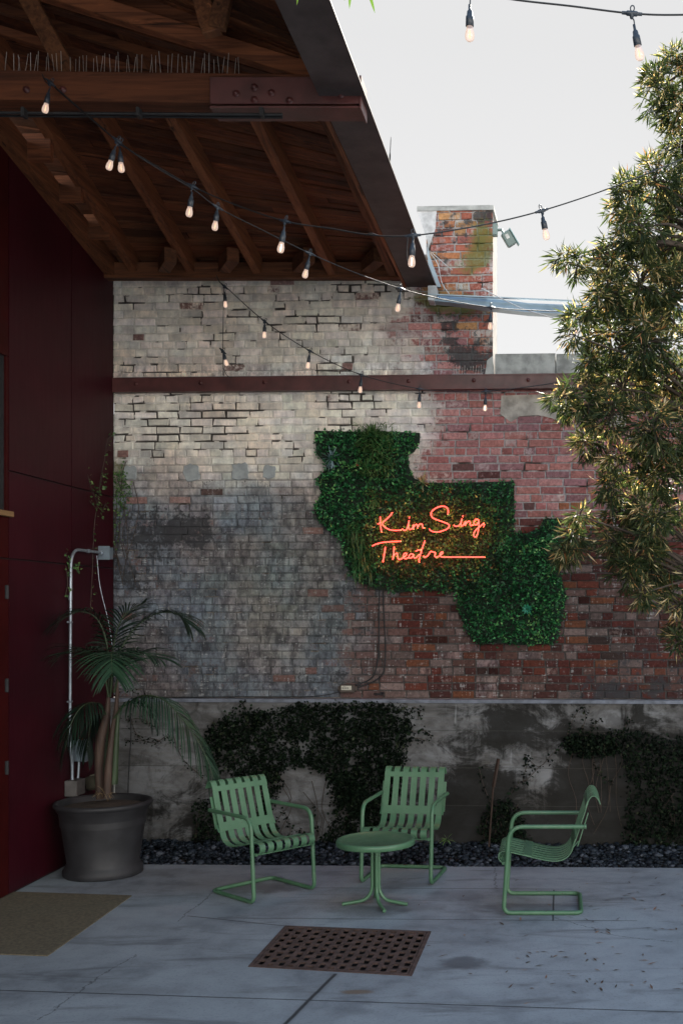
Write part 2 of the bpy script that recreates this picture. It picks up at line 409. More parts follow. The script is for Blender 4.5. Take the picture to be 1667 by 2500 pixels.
# stains and pale patches, plus shade painted under the furniture
for (px, py, rx, ry, k, col) in [(1130, 2350, .17, .12, .75, (.10, .10, .105)), (1000, 2215, .28, .14, .45, (.12, .115, .115)),
        (640, 2165, .34, .22, .55, (.12, .10, .095)), (905, 2225, .3, .16, .5, (.12, .105, .10)), (1330, 2215, .3, .12, .4, (.12, .115, .12)),
        (870, 2422, .1, .035, .7, (.23, .14, .075)), (1115, 2185, .25, .16, .35, (.13, .12, .12)), (860, 2470, .12, .06, .3, (.14, .14, .145)),
        (420, 2230, .4, .25, .3, (.5, .5, .5)), (1000, 2160, .3, .1, .3, (.15, .12, .11)), (300, 2420, .35, .1, .3, (.16, .15, .15)),
        (1560, 2330, .4, .5, .25, (.44, .45, .46)), (300, 2130, .7, .2, .35, (.14, .12, .11))]:
    c = g.mix(blot(px, py, rx, ry, k), c, col)
jl = None
for (a, b, wd, so, k) in [((-4.5, 6.05 + .088 * 1.43), (6, 6.05 - .088 * 9.07), .004, .004, .9),
        ((-2.3, 7.47), (.55, 7.40), .003, .008, .6), ((-1.9, 8.28), (.12, 8.24), .003, .008, .6),
        (FL(819, 2377), FL(640, 2556), .005, .012, .9), ((-.018, 7.40), (-.012, 8.22), .004, .005, .8),
        (FL(700, 2261) , FL(457, 2236), .003, .01, .6)]:
    q = g.math('MULTIPLY', seg_line(a, b, wd, so), k); jl = q if jl is None else g.math('MAXIMUM', jl, q)
c = g.mix(g.math('MULTIPLY', seg_line(FL(819, 2377), FL(640, 2556), .0, .05), .35), c, (.16, .155, .15))
cw = g.math('MULTIPLY', g.math('SUBTRACT', g.noise(v, 3.2, 8, .75), .5), .22)
for a, b in [(FL(1350, 2240), FL(1500, 2285)), (FL(1205, 2118), FL(1215, 2170)), (FL(90, 2490), FL(330, 2330)), (FL(1500, 2285), FL(1640, 2300)),
             (FL(430, 2250), FL(520, 2180))]:
    q = g.math('MULTIPLY', seg_line(a, b, .0, .007, cw), .75); jl = g.math('MAXIMUM', jl, q)
c = g.mix(jl, c, (.035, .035, .035))
c = g.mix(1.0, c, (.72, .79, .85), 'MULTIPLY')
g.bump(g.math('SUBTRACT', g.math('MULTIPLY', n3, .35), jl), .25, .006)
M_CONC = g.fin(c, g.math('ADD', g.math('MULTIPLY', n2, .3), .5), 0, .35)
mb = MB()
pa = [(-14, -9), (9, -9), (9, 8.916 - .029 * 8), (-4.3, 9.045 + .026)]
hole = [FL(696, 2261), FL(1052, 2275), FL(1005, 2383), FL(606, 2360)]
HB = [(-2.30, 6.2), (-.5, 6.2), (-.5, 8.0), (-2.3, 8.0)]
z = 0.0
vs = [(x, y, z) for x, y in pa] + [(x, y, z) for x, y in HB] + [(p.x, p.y, z) for p in (hole[3], hole[2], hole[1], hole[0])]
mb.add(vs, [(0, 1, 5, 4), (1, 2, 6, 5), (2, 3, 7, 6), (3, 0, 4, 7), (4, 5, 9, 8), (5, 6, 10, 9), (6, 7, 11, 10), (7, 4, 8, 11)])
lo = [(x, y, -.1) for x, y in pa]; mb.add([(x, y, 0) for x, y in pa] + lo, [(0, 4, 5, 1), (1, 5, 6, 2), (2, 6, 7, 3), (3, 7, 4, 0)])
tag(mb.build("patio", M_CONC), kind='structure')

# gravel: dark river pebbles between the slab and the wall
import bmesh
bm = bmesh.new(); bmesh.ops.create_icosphere(bm, subdivisions=1, radius=1.0)
iv = np.array([v.co[:] for v in bm.verts]); bm.verts.ensure_lookup_table(); ifc = np.array([[v.index for v in f.verts] for f in bm.faces]); bm.free()
N = 5200; V = []; Fs = []; A = []
for i in range(N):
    x = random.uniform(-3.97, 2.6); t = random.random(); y0 = 9.045 - .029 * (x + 3.4) + .012; y1 = 9.83 - TAN * (x + 1.066) - .10
    y = y0 + t * (y1 - y0); s = random.uniform(.014, .030) * (1 + .5 * (random.random() < .12))
    sc = np.array([s * random.uniform(.8, 1.35), s * random.uniform(.7, 1.2), s * random.uniform(.4, .75)])
    a = random.uniform(0, 6.28); ca, sa = math.cos(a), math.sin(a); tl = random.uniform(-.5, .5); ct, st = math.cos(tl), math.sin(tl)
    q = iv * (1 + rng.uniform(-.12, .12, (len(iv), 1))) * sc
    q = q @ np.array([[ct, 0, st], [0, 1, 0], [-st, 0, ct]]) @ np.array([[ca, sa, 0], [-sa, ca, 0], [0, 0, 1]])
    V.append(q + np.array([x, y, random.uniform(-.03, .012) + .03 * S_(t, 0, .8)])); Fs.append(ifc + i * len(iv))
    b = random.random() ** 1.6; A.append(np.tile([[b, 0, 0, 1]], (len(iv), 1)))
g = NG("river_pebble"); a = g.attr('shade'); sp = g.n("ShaderNodeSeparateColor"); g.t.links.new(a.outputs[0], sp.inputs[0])
g.fin(g.mix(1.0, g.ramp(sp.outputs[0], [(0, (.006, .009, .013)), (.6, (.016, .023, .033)), (1, (.07, .08, .10))]),
      g.mix(g.noise(g.coord(), 60, 4), (.7, .7, .7), (1.2, 1.2, 1.2)), 'MULTIPLY'), .6, 0, .2)
tag(npmesh("gravel", np.concatenate(V), np.concatenate(Fs), g.m, attrs={'shade': np.concatenate(A)}, smooth=True), kind='stuff',
    label='dark blue-grey river pebbles in a strip between patio and wall', cat='gravel')
mb = MB(); mb.add([(-4.05, 8.8, -.035), (5, 8.7, -.035), (5, 9.7, -.01), (-4.05, 9.95, -.01)], [(0, 1, 2, 3)])
tag(mb.build("gravel_bed_soil", M_SOIL), kind='structure')

# ------------------------------------------------------------------ brick wall
UL, UP, UR = -2.95, W(1202, 700)[0], 5.0
Z0, ZT, ZC, ZP = 1.31, 5.19, 4.19, 5.69
uPL = W(1040, 600)[0]
def paint(px, py):
    """the wall's colours and painted-in light falloff at a photo position: paint rgb, amount, soot, moss, streaks"""
    wy = py + 60 * fn(px, py, 110, 11) + 28 * fn(px, py, 30, 12) - .05 * (px - 300)
    up = 1 - S_(wy, 1085, 1265)                       # creamy limewash high; grimy grey low, light falloff included in its tone
    edge = 985 + 70 * fn(px, py, 70, 1) + 30 * fn(px, py, 22, 8) + 40 * S_(py, 930, 1000)
    left = 1 - S_(px, edge - 60, edge + 90)
    amt = .92 * left * up + (1 - up) * (.50 * (1 - S_(px, 760, 960)) + .2)
    amt += (1 - left) * up * .26
    if px > 1340 and py > 1330: amt -= .12
    if py > 1350 and px > 850: amt -= .04
    cu = np.array([.78, .735, .665]); cb = np.array([.13, .138, .152]); cgr = np.array([.15, .172, .166]); cpk = np.array([.42, .33, .33])
    col = cu * up + cb * (1 - up)
    wr = S_(px, 840, 980) * (1 - up); cb = cb * (1 - wr) + np.array([.15, .118, .115]) * wr
    col = cu * up + cb * (1 - up)
    gsp = G_(px, py, 690, 1430, 170, 190) * (1 - up); col = col * (1 - gsp) + cgr * gsp; amt += .28 * gsp
    col = col * (1 - (1 - left) * up) + cpk * (1 - left) * up
    blu = G_(px, py, 470, 1230, 240, 60) + .8 * G_(px, py, 380, 1480, 160, 60); blu = min(1, blu) * .5
    col = col * (1 - blu) + np.array([.19, .225, .26]) * blu
    br = S_(py, 930, 1000) * (1 - S_(py, 1040, 1110)) * left; col = col * (1 + .12 * br)
    col = col * (1 - .3 * S_(px, 900, 760) * 0)
    soot = .38 * G_(px, py, 1100, 790, 40, 45) + .5 * G_(px, py, 1130, 885, 55, 55) + .2 * G_(px, py, 1180, 830, 40, 60)
    soot += .55 * G_(px, py, 1182, 530, 22, 34) + .3 * G_(px, py, 1075, 600, 22, 50) + .2 * G_(px, py, 1110, 560, 60, 60)
    soot += .42 * (1 - up) * (G_(px, py, 360, 1290, 120, 70) + G_(px, py, 330, 1420, 70, 60) + G_(px, py, 480, 1300, 110, 50) + .8 * G_(px, py, 860, 1480, 90, 160))
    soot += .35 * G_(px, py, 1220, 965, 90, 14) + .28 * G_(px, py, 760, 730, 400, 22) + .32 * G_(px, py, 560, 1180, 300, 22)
    soot += .3 * G_(px, py, 330, 1640, 160, 60) + .3 * G_(px, py, 780, 1660, 200, 30) + .28 * G_(px, py, 1480, 1690, 160, 30) + .13
    soot += .3 * S_(py, 1250, 1650) * S_(px, 1250, 1560) - .12 * left * up
    moss = .85 * G_(px, py, 1110, 748, 100, 30) + .5 * G_(px, py, 1010, 720, 90, 26) + .62 * G_(px, py, 1175, 600, 40, 90) + .35 * G_(px, py, 1120, 650, 60, 60)
    moss += .2 * G_(px, py, 500, 700, 240, 20) + .5 * G_(px, py, 290, 1130, 28, 90)
    st = .22 + .65 * (1 - up) + .5 * G_(px, py, px, 915, 1, 26)
    if px > 1030 and py < 905:
        pr = S_(px, 1030, 1060); amt = amt * (1 - pr) + (.36 + .25 * fn(px, py, 26, 21)) * pr; soot += .14 + .2 * fn(px, py, 20, 22); moss += .12 * pr; col = np.array([.5, .5, .5])
    return col, amt, soot, moss, min(1, st)
def eroded(px, py):
    c = .9 * G_(px, py, 440, 1030, 210, 85) + .75 * G_(px, py, 850, 1000, 90, 60) + .6 * G_(px, py, 400, 885, 90, 22) + .55 * G_(px, py, 820, 920, 60, 40)
    c += .4 * G_(px, py, 520, 720, 220, 30) + .45 * G_(px, py, 900, 700, 120, 40) + .35 * G_(px, py, 720, 1090, 80, 30) + .35 * G_(px, py, 640, 800, 300, 60)
    return c + .95 * fn(px, py * 1.5, 34, 5) > .52
RED = [(.24, .095, .075), (.21, .085, .075), (.28, .13, .10), (.19, .08, .075), (.25, .12, .105), (.24, .14, .125)]
PINK = [(.37, .17, .165), (.33, .13, .125), (.40, .20, .19), (.31, .12, .11), (.37, .16, .14), (.27, .135, .145)]
DEEP = [(.17, .048, .036), (.14, .038, .03), (.20, .058, .038), (.12, .045, .04), (.18, .095, .08), (.21, .13, .115), (.10, .04, .035), (.19, .07, .045)]
ORNG = [(.36, .12, .08), (.40, .17, .08), (.33, .11, .08), (.40, .22, .10), (.28, .10, .08)]
def tintf(px, py):
    r = random.random()
    if px > 1035 and py < 905: pal = ORNG if px > 1040 and (py < 720 or px > 1130) else PINK
    elif py < 1260: pal = PINK if px > 900 else RED
    else: pal = DEEP if px > 880 + 60 * random.random() else RED
    c = np.array(random.choice(pal))
    if px < 980: c = c * .45 + np.array((.17, .125, .115)) * .9
    if r < .04: c = c * .35
    elif r < .10 and px > 850 and py > 1200: c = np.array((.25, .095, .05))
    elif r < .22 and px > 850 and py > 1300: c = np.array((.27, .20, .185)) * random.uniform(.7, 1.2)
    k_ = 1 - .52 * S_(py, 1230, 1420)  # lower bricks darkened: light falloff put into the tint
    return c * random.uniform(.82, 1.15) * k_
bv = []; bf = []; bt = []; bp = []; bg_ = []
def brick(u0, u1, z0, z1):
    if u1 - u0 < .03: return
    uc, zc = (u0 + u1) / 2, (z0 + z1) / 2; px, py = uv2px(uc, zc)
    j = lambda a: random.uniform(-a, a)
    o = j(.0035) + .002; tx, tz = j(.010), j(.02); ch = .0045
    b = len(bv); k = .0034
    if eroded(px, py): u0 += .004; u1 -= .004; z0 += .003; z1 -= .003; k = .006
    cor = [(u0 + j(k), z0 + j(k)), (u1 + j(k), z0 + j(k)), (u1 + j(k), z1 + j(k)), (u0 + j(k), z1 + j(k))]
    for lev in (0, 1, 2):
        for (cu, cz) in cor:
            ins = ch if lev == 0 else 0
            su = ins if cu < uc else -ins; sz = ins if cz < zc else -ins
            d = o + tx * (cu - uc) + tz * (cz - zc) if lev < 2 else -.03
            if lev == 1: d -= ch
            bv.append(tuple(wp(cu + su, cz + sz, d)))
    bf.append((b, b + 1, b + 2, b + 3))
    for l in (0, 1):
        for i in range(4): bf.append((b + l * 4 + i, b + (l + 1) * 4 + i, b + (l + 1) * 4 + (i + 1) % 4, b + l * 4 + (i + 1) % 4))
    t = tintf(px, py); da = random.gauss(0, .07); r = random.random()
    if r < (.035 if py < 1150 else .035) and px < 1000: da = random.uniform(-.75, -.3)
    if r > .93: da += .2
    if py > 1300 and px > 860 and random.random() < .10: da += .4
    gl = random.uniform(.8, 1.15); gh = np.array([random.uniform(.96, 1.05), 1, random.uniform(.94, 1.04)])
    for i in range(12):
        x, y = uv2px(*((cor[i % 4])))
        c, a, s, m, st = paint(x, y); c = c * gl * gh
        bt.append((*t, 1)); bp.append((*c, a + da)); bg_.append((s + (-.25 if da < -.4 else 0), m, st, 1))
pitch = .0703; row = 0; z = Z0
while z < ZP:
    z1 = min(z + pitch - .011, ZP)
    hdr = row % 7 == 3
    L = .105 if hdr else .21
    u = UL - random.uniform(0, .03) - (row % 2) * L * .5
    while u < UR:
        Lb = L * random.uniform(.93, 1.07) - .011
        if not hdr and random.random() < .12: Lb = .095
        a, b = u, u + Lb; u = b + .011 + random.uniform(-.002, .003)
        if b < UL: continue
        a = max(a, UL); zc = (z + z1) / 2
        if zc < ZC - .02: hi = UR
        else: hi = UP
        if zc > ZT - .12 and b < uPL: continue
        if zc > ZT - .12: a = max(a, uPL)
        if a >= hi: continue
        brick(a, min(b, hi), z + random.uniform(-.001, .001), z1)
    z += pitch; row += 1
wall = empty("brick_wall", tuple(wp(0, 0)))
tag(wall, 'tall old brick wall at the back, peeling whitewash left, bare red brick right', 'brick wall')
def wchild(o): o.parent = wall; o.matrix_parent_inverse = Matrix.Translation(-O); return o
me = bpy.data.meshes.new("bricks"); me.from_pydata(bv, [], bf); me.materials.append(M_BRICK)
for k_, arr in (('tint', bt), ('paint', bp), ('grime', bg_)):
    a = me.attributes.new(k_, 'FLOAT_COLOR', 'POINT'); a.data.foreach_set('color', np.asarray(arr, dtype=np.float32).ravel())
ob = bpy.data.objects.new("brickwork", me); COL.objects.link(ob); wchild(ob)
def mortar(u0, u1, z0, z1, name="mortar"):
    st = .03; nu = max(1, int((u1 - u0) / st)); nz = max(1, int((z1 - z0) / st)); V = []; T = []; PA = []; GR = []
    for j in range(nz + 1):
        for i in range(nu + 1):
            u = u0 + (u1 - u0) * i / nu; z = z0 + (z1 - z0) * j / nz; px, py = uv2px(u, z)
            c, a, s, m, stt = paint(px, py); er = eroded(px, py)
            d = -.006 + .004 * fn(px, py, 9, 2) - (.012 if er else 0)
            if er: t = (.07, .064, .058); a = -.35; s -= .05
            elif py > 1290 and px > 860:
                k = S_(px, 860, 1000); t = (.06, .055, .052); a = a - .35 * k
            elif px > 960: t = (.34, .33, .33); a = a + .05
            else: t = (.22, .20, .18); a = a + .04
            if px < 960 and not er: c = c * (.88 if py < 1130 else .62)  # low joints darker: recess shade put into the mortar colour
            V.append(tuple(wp(u, z, d))); T.append((*t, 1)); PA.append((*c, a)); GR.append((s, m, stt, 1))
    Fc = [(j * (nu + 1) + i, j * (nu + 1) + i + 1, (j + 1) * (nu + 1) + i + 1, (j + 1) * (nu + 1) + i) for j in range(nz) for i in range(nu)]
    return wchild(npmesh(name, V, Fc, M_BRICK, attrs={'tint': T, 'paint': PA, 'grime': GR}, smooth=True))
mortar(UL, UP, Z0, ZT - .1); mortar(uPL, UP, ZT - .1, ZP); mortar(UP, UR, Z0, ZC)
M_CORE = simple("wall_core", (.3, .27, .25), .9)
mb = MB()
for (u0, u1, z0, z1) in ((UL, UP - .003, 0, ZT - .11), (UL, W(1055, 700)[0], ZT - .12, 5.30), (uPL + .003, UP - .003, ZT - .11, ZP - .004), (UP - .003, UR, 0, ZC)):
    c = [wp(u, z, o) for o in (-.03, -.42) for (u, z) in ((u0, z0), (u1, z0), (u1, z1), (u0, z1))]
    mb.add(c, [(0, 1, 2, 3), (7, 6, 5, 4), (0, 4, 5, 1), (1, 5, 6, 2), (2, 6, 7, 3), (3, 7, 4, 0)])
wchild(mb.build("wall_core", M_CORE))
# cement caps, returns and patches
M_CEM = simple("cement_render", (.33, .34, .33), .9, 0, .35, 9, .5)
M_PATCH = simple("blue_grey_plaster", (.30, .325, .33), .9, 0, .18, 14, .3)
M_WHITE = simple("flaking_white_render", (.55, .56, .57), .85, 0, .25, 12, .4)
def wbox(mb, u0, u1, z0, z1, o0, o1, mat=0):
    c = [wp(u, z, o) for o in (o1, o0) for (u, z) in ((u0, z0), (u1, z0), (u1, z1), (u0, z1))]
    mb.add(c, [(0, 1, 2, 3), (7, 6, 5, 4), (0, 4, 5, 1), (1, 5, 6, 2), (2, 6, 7, 3), (3, 7, 4, 0)], mat)
mb = MB(); wbox(mb, W(1018, 510)[0], UP + .01, ZP - .012, ZP + .03, -.42, .012); wchild(mb.build("pier_cap", M_CEM))
# whitewashed reveal left of the pier, its free edge slanting down to the eave
q = [(1016, 507), (1066, 507), (1062, 560), (1040, 620), (1052, 650), (1060, 700), (1046, 690), (1043, 590)]
mb = MB(); f = [wpx(x, y, .006) for x, y in q]; bk = [p - NN * .4 for p in f]; n = len(q)
mb.add(f + bk, [tuple(range(n))[::-1], tuple(range(n, 2 * n))] + [(i, (i + 1) % n, n + (i + 1) % n, n + i) for i in range(n)])
wchild(mb.build("white_reveal", M_WHITE))
mb = MB(); 
for a, b in ((1208, 1355), (1357, 1700), (1702, 2300)):
    wbox(mb, W(a, 880)[0], W(b, 880)[0], ZC + .003, 4.385 + random.uniform(-.004, .004), -.43, .012)
cop = wchild(mb.build("coping", M_CEM))
for (x, y, r) in ((440, 1085, 17), (551, 1083, 18), (618, 1083, 14), (300, 1085, 14), (752, 1010, 10), (935, 1012, 17)):
    mb = MB(); pts = []; n = 18
    for i in range(n):
        a = 6.283 * i / n; k = r * K * (1 + .16 * random.uniform(-1, 1)) / max(abs(math.cos(a)), abs(math.sin(a))) ** .75
        pts.append(((x * K) + math.cos(a) * k, (y * K) + math.sin(a) * k * 1.05))
    f = [wpx(px, py, .010) for px, py in pts]; bk = [p - NN * .01 + (p - sum(f, Vector()) / n) * .08 for p in f]
    mb.add(f + bk, [tuple(range(n))[::-1]] + [(i, (i + 1) % n, n + (i + 1) % n, n + i) for i in range(n)])
    wchild(mb.build("plaster_patch", M_PATCH))
# cement skim just right of the wall head, under the steel channel
def skim(pts, mat, o=.008):
    n = len(pts); f = [wpx(x + random.uniform(-3, 3), y + random.uniform(-2, 2), o) for x, y in pts]; bk = [p - NN * .03 for p in f]
    mb = MB(); mb.add(f + bk, [tuple(range(n))[::-1]] + [(i, (i + 1) % n, n + (i + 1) % n, n + i) for i in range(n)])
    return wchild(mb.build("cement_skim", mat))
M_SKIM = simple("stained_cement_skim", (.36, .33, .29), .9, 0, .35, 10, .5)
skim([(1225, 966), (1290, 964), (1345, 962), (1395, 964), (1395, 1016), (1375, 1036), (1350, 1022), (1310, 1013), (1270, 1016), (1245, 1030), (1222, 1012)], M_SKIM)
skim([(1188, 880), (1203, 868), (1203, 924), (1180, 924)], M_CEM)
skim([(1484, 1010), (1530, 1010), (1528, 1040), (1490, 1042)], M_SKIM)

# lower concrete wall
g = NG("board_marked_concrete"); v = g.coord(); gr = g.n("ShaderNodeSeparateColor"); g.t.links.new(g.attr('grime').outputs[0], gr.inputs[0])
n1 = g.noise(g.coord(scale=(.6, 1, 1.6)), 4, 8, .65, .5); n2 = g.noise(v, 45, 5, .6); nv = g.noise(g.coord(scale=(1, 1, .15)), 22, 6, .6)
nhz = g.noise(g.coord(scale=(.08, 1, 1)), 40, 5, .6)
c = g.mix(g.step(n1, .3, .7), (.075, .072, .07), (.19, .195, .205)); c = g.mix(g.math('MULTIPLY', g.step(g.noise(v, 2.3, 9, .72, .6), .5, .62), .5), c, (.035, .033, .03)); c = g.mix(g.math('MULTIPLY', g.step(nhz, .5, .68), .4), c, (.13, .12, .11))
nbg = g.noise(g.coord(scale=(1, 1, 1.5)), 3.1, 9, .72, .8); s = g.math('ADD', g.math('MULTIPLY', gr.outputs[0], .8), g.math('MULTIPLY', g.math('SUBTRACT', nbg, .5), 2.6)); s = g.math('ADD', s, g.math('MULTIPLY', g.math('SUBTRACT', nv, .5), .6))
c = g.mix(g.math('MULTIPLY', g.step(s, .25, .75), .9), c, (.012, .0115, .010))
wst = g.math('ADD', gr.outputs[1], g.math('MULTIPLY', g.math('SUBTRACT', nv, .5), 1.2)); c = g.mix(g.math('MULTIPLY', g.step(wst, .4, .8), .6), c, (.42, .44, .46))
sz = g.n("ShaderNodeSeparateXYZ"); tc = g.n("ShaderNodeTexCoord"); g.t.links.new(tc.outputs['Object'], sz.inputs[0]); ln = None
for zz in (.365, .70, 1.03):
    d = g.math('ABSOLUTE', g.math('ADD', sz.outputs[2], g.math('ADD', g.math('MULTIPLY', g.math('SUBTRACT', n2, .5), .01), -zz)))
    q = g.math('SUBTRACT', 1, g.step(d, .001, .006)); ln = q if ln is None else g.math('MAXIMUM', ln, q)
c = g.mix(g.math('MULTIPLY', ln, .6), c, (.05, .05, .045))
g.bump(g.math('SUBTRACT', g.math('ADD', n2, g.math('MULTIPLY', n1, 1.5)), ln), .45, .006)
M_PLINTH = g.fin(c, .9, 0, .12)
def pgr(px, py):
    d = .2 + .2 * S_(px, 1020, 1120) + .55 * G_(px, py, 1260, 1760, 90, 60) + .6 * G_(px, py, 1330, 1800, 160, 26) + .3 * G_(px, py, 1370, 1720, 40, 70)
    d += .9 * S_(px, 1330, 1480) * S_(py, 1760, 1820) + .35 * S_(px, 1060, 1150) * S_(py, 1840, 1900) + .5 * S_(py, 1860, 1960) * S_(px, 900, 1000) + .5 * G_(px, py, 1150, 1920, 90, 90)
    d += .6 * G_(px, py, 520, 2000, 90, 120) + .25 * S_(px, 620, 300) * S_(py, 1900, 2000) + .3 * G_(px, py, 1560, 1760, 60, 60)
    d -= .5 * G_(px, py, 1290, 1920, 70, 80) + .3 * G_(px, py, 620, 1920, 60, 40) + .2 * G_(px, py, 740, 1920, 80, 60)
    wv = .42 * G_(px, py, 1290, 1850, 130, 40) + .45 * G_(px, py, 1120, 1760, 60, 80) + .3 * G_(px, py, 1640, 1760, 60, 50) + .2 * G_(px, py, 1040, 1720, 50, 20)
    return d, wv
V = []; GR = []; st = .05; u0, u1, zz0, zz1 = UL - .02, UR, -.1, 1.30; nu = int((u1 - u0) / st); nz = int((zz1 - zz0) / st)
for j in range(nz + 1):
    for i in range(nu + 1):
        u = u0 + (u1 - u0) * i / nu; z = zz0 + (zz1 - zz0) * j / nz; px, py = uv2px(u, z); d, wv = pgr(px, py)
        V.append(tuple(wp(u, z, .10 + .004 * fn(px, py, 30, 3)))); GR.append((d, wv, 0, 1))
Fc = [(j * (nu + 1) + i, j * (nu + 1) + i + 1, (j + 1) * (nu + 1) + i + 1, (j + 1) * (nu + 1) + i) for j in range(nz) for i in range(nu)]
pl = empty("retaining_wall", tuple(wp(0, 0, .1))); tag(pl, 'low stained concrete wall with board marks below the brickwork', 'concrete wall')
def pchild(o): o.parent = pl; o.matrix_parent_inverse = Matrix.Translation(-wp(0, 0, .1)); return o
pchild(npmesh("concrete_face", V, Fc, M_PLINTH, attrs={'grime': GR}, smooth=True))
M_LEDGE = simple("painted_ledge", (.13, .145, .18), .7, 0, .3, 12, .3)
mb = MB(); wbox(mb, UL - .02, UR, 1.275, 1.305, .02, .125)
pchild(mb.build("ledge", M_LEDGE))

# ------------------------------------------------------------------ red panelled wall on the left
XR = -4.0
M_RED = NG("maroon_wall_panel"); g = M_RED; v = g.coord(); n = g.noise(v, 1.6, 5, .6); nvv = g.noise(g.coord(scale=(1, 1, .1)), 30, 4)
c = g.mix(g.step(n, .3, .7), (.025, .0024, .0055), (.036, .0036, .008)); c = g.mix(g.math('MULTIPLY', g.step(nvv, .5, .75), .3), c, (.035, .005, .009))
g.fin(c, g.math('ADD', g.math('MULTIPLY', nvv, .14), .42), 0, .14); M_RED = g.m
M_RED2 = simple("bright_red_panel", (.034, .003, .003), .6, 0, .2, 3, spec=.1)
def ztop(y): return 5.05 + .205 * (9.9 - y) + .06
rw = empty("panelled_wall", (XR, 8.9, 0)); tag(rw, 'dark maroon wall of large glossy panels on the left, under the roof', 'panelled wall')
def rchild(o): o.parent = rw; o.matrix_parent_inverse = Matrix.Translation((-XR, -8.9, 0)); return o
def rpanel(y0, y1, z0, z1a, z1b, x0, x1, mat, name):
    mb = MB(); c = [Vector((x, y, z)) for x in (x1, x0) for (y, z) in ((y0, z0), (y1, z0), (y1, z1b), (y0, z1a))]
    mb.add(c, [(3, 2, 1, 0), (4, 5, 6, 7), (1, 5, 4, 0), (2, 6, 5, 1), (3, 7, 6, 2), (0, 4, 7, 3)]); return rchild(mb.build(name, mat))
rpanel(-2.0, 9.99, -.1, ztop(-2), ztop(9.99), XR - .3, XR - .02, M_BLACK, "wall_frame")
ys = [3.6, 6.3, 8.03, 9.07, 9.93]; zs = [0.0, 2.475, 3.12]
for i in range(len(ys) - 1):
    a, b = ys[i] + .006, ys[i + 1] - .006
    m = M_RED2 if i < 2 else M_RED
    rpanel(a, b, zs[0] + .02, zs[1] - .006, zs[1] - .006, XR - .02, XR, m, "panel")
    if i == 1:
        rpanel(a, b, zs[1] + .006, 2.80, 2.80, XR - .02, XR, m, "panel")
        rpanel(7.985, b, 2.806, 3.95, 3.95, XR - .02, XR, m, "panel"); rpanel(a, 6.9, 2.806, 3.95, 3.95, XR - .02, XR, m, "panel")
        rpanel(a, b, 3.956, ztop(a), ztop(b), XR - .02, XR, m, "panel")
    else:
        rpanel(a, b, zs[1] + .006, zs[2] - .006, zs[2] - .006, XR - .02, XR, m, "panel")
        rpanel(a, b, zs[2] + .006, ztop(a), ztop(b), XR - .02, XR, m, "panel")
gl = NG("dark_window_glass"); M_DGL = gl.fin((.006, .006, .008), .08, 0, .6)
rpanel(6.9, 7.985, 2.81, 3.95, 3.95, XR - .06, XR - .035, M_DGL, "window")
mb = MB()
for k in range(6): mb.box((XR - .025, 7.44, 2.9 + k * .19), (.012, 1.08, .018))
mb.box((XR - .025, 7.97, 3.38), (.03, .02, 1.13)); rchild(mb.build("window_frame", M_BLACK))
mb = MB(); mb.box((XR + .0, 7.42, 2.80), (.07, 1.24, .04), bev=.004)
o_ = mb.build("window_sill", simple("pale_pine", (.22, .13, .055), .6, 0, .2, 20, stretch=(1, .1, 1)))
rchild(o_)
for z in (2.23, 1.55, .95):
    mb = MB(); mb.box((XR + .008, 7.985, z), (.02, .03, .10), bev=.004); mb.tube([(XR + .014, 7.985, z - .05), (XR + .014, 7.985, z + .05)], .008, 8); rchild(mb.build("hinge", M_BLACK))

# ------------------------------------------------------------------ timber roof
rf = empty("timber_roof", (-2.5, 6.2, 5.0)); tag(rf, 'dark timber canopy roof with exposed rafters, boards and a bolted truss', 'roof')
def fch(o): o.parent = rf; o.matrix_parent_inverse = Matrix.Translation((2.5, -6.2, -5.0)); return o
def rslope(Y): return .42 * (1 - min(1, max(0, (Y - 6.2) / 3.7)))
def rz(X, Y): return 5.05 + rslope(Y) * (-1.07 - X)
def tinted(mb, name, mat, tints):
    return fch(mb.build(name, mat, attrs={'tint': tints}))
def addt(T, mb, lo=.7, hi=1.2):
    t = random.uniform(lo, hi); w_ = random.uniform(.92, 1.06)
    while len(T) < len(mb.v): T.append((t, t * w_, t * w_ * .98, 1))
mb = MB(); T = []; y = 2.6
while y < 9.86:
    wd = random.uniform(.085, .12); x = -5.2
    cuts = sorted([random.uniform(-4.4, -1.6) for _ in range(random.choice([0, 1, 1, 2]))]) + [-1.26]
    for xe in cuts:
        if xe - x < .3: continue
        dz = random.uniform(0, .018); y1 = min(y + wd - .005, 9.87)
        c = [Vector((xx, yy, rz(xx, yy) + .15 + dz + t)) for t in (0, .03) for (xx, yy) in ((x, y), (xe - .004, y), (xe - .004, y1), (x, y1))]
        mb.add(c, [(3, 2, 1, 0), (4, 5, 6, 7), (0, 1, 5, 4), (1, 2, 6, 5), (2, 3, 7, 6), (3, 0, 4, 7)]); addt(T, mb, .4, 1.15); x = xe
    y += wd
tinted(mb, "roof_boards", M_WOODX, T)
V = []; nx, ny = 8, 30
for j in range(ny + 1):
    for i in range(nx + 1):
        xx = -5.3 + 4.05 * i / nx; yy = 2.5 + 7.6 * j / ny; V.append((xx, yy, rz(xx, yy) + .21))
V2 = [(a, b, c + .04) for a, b, c in V]; nn = len(V)
Fc = [(j * (nx + 1) + i, (j + 1) * (nx + 1) + i, (j + 1) * (nx + 1) + i + 1, j * (nx + 1) + i + 1) for j in range(ny) for i in range(nx)]
Fc += [tuple(nn + k for k in f[::-1]) for f in Fc]
fch(npmesh("roof_sheet", V + V2, Fc, M_FASC))
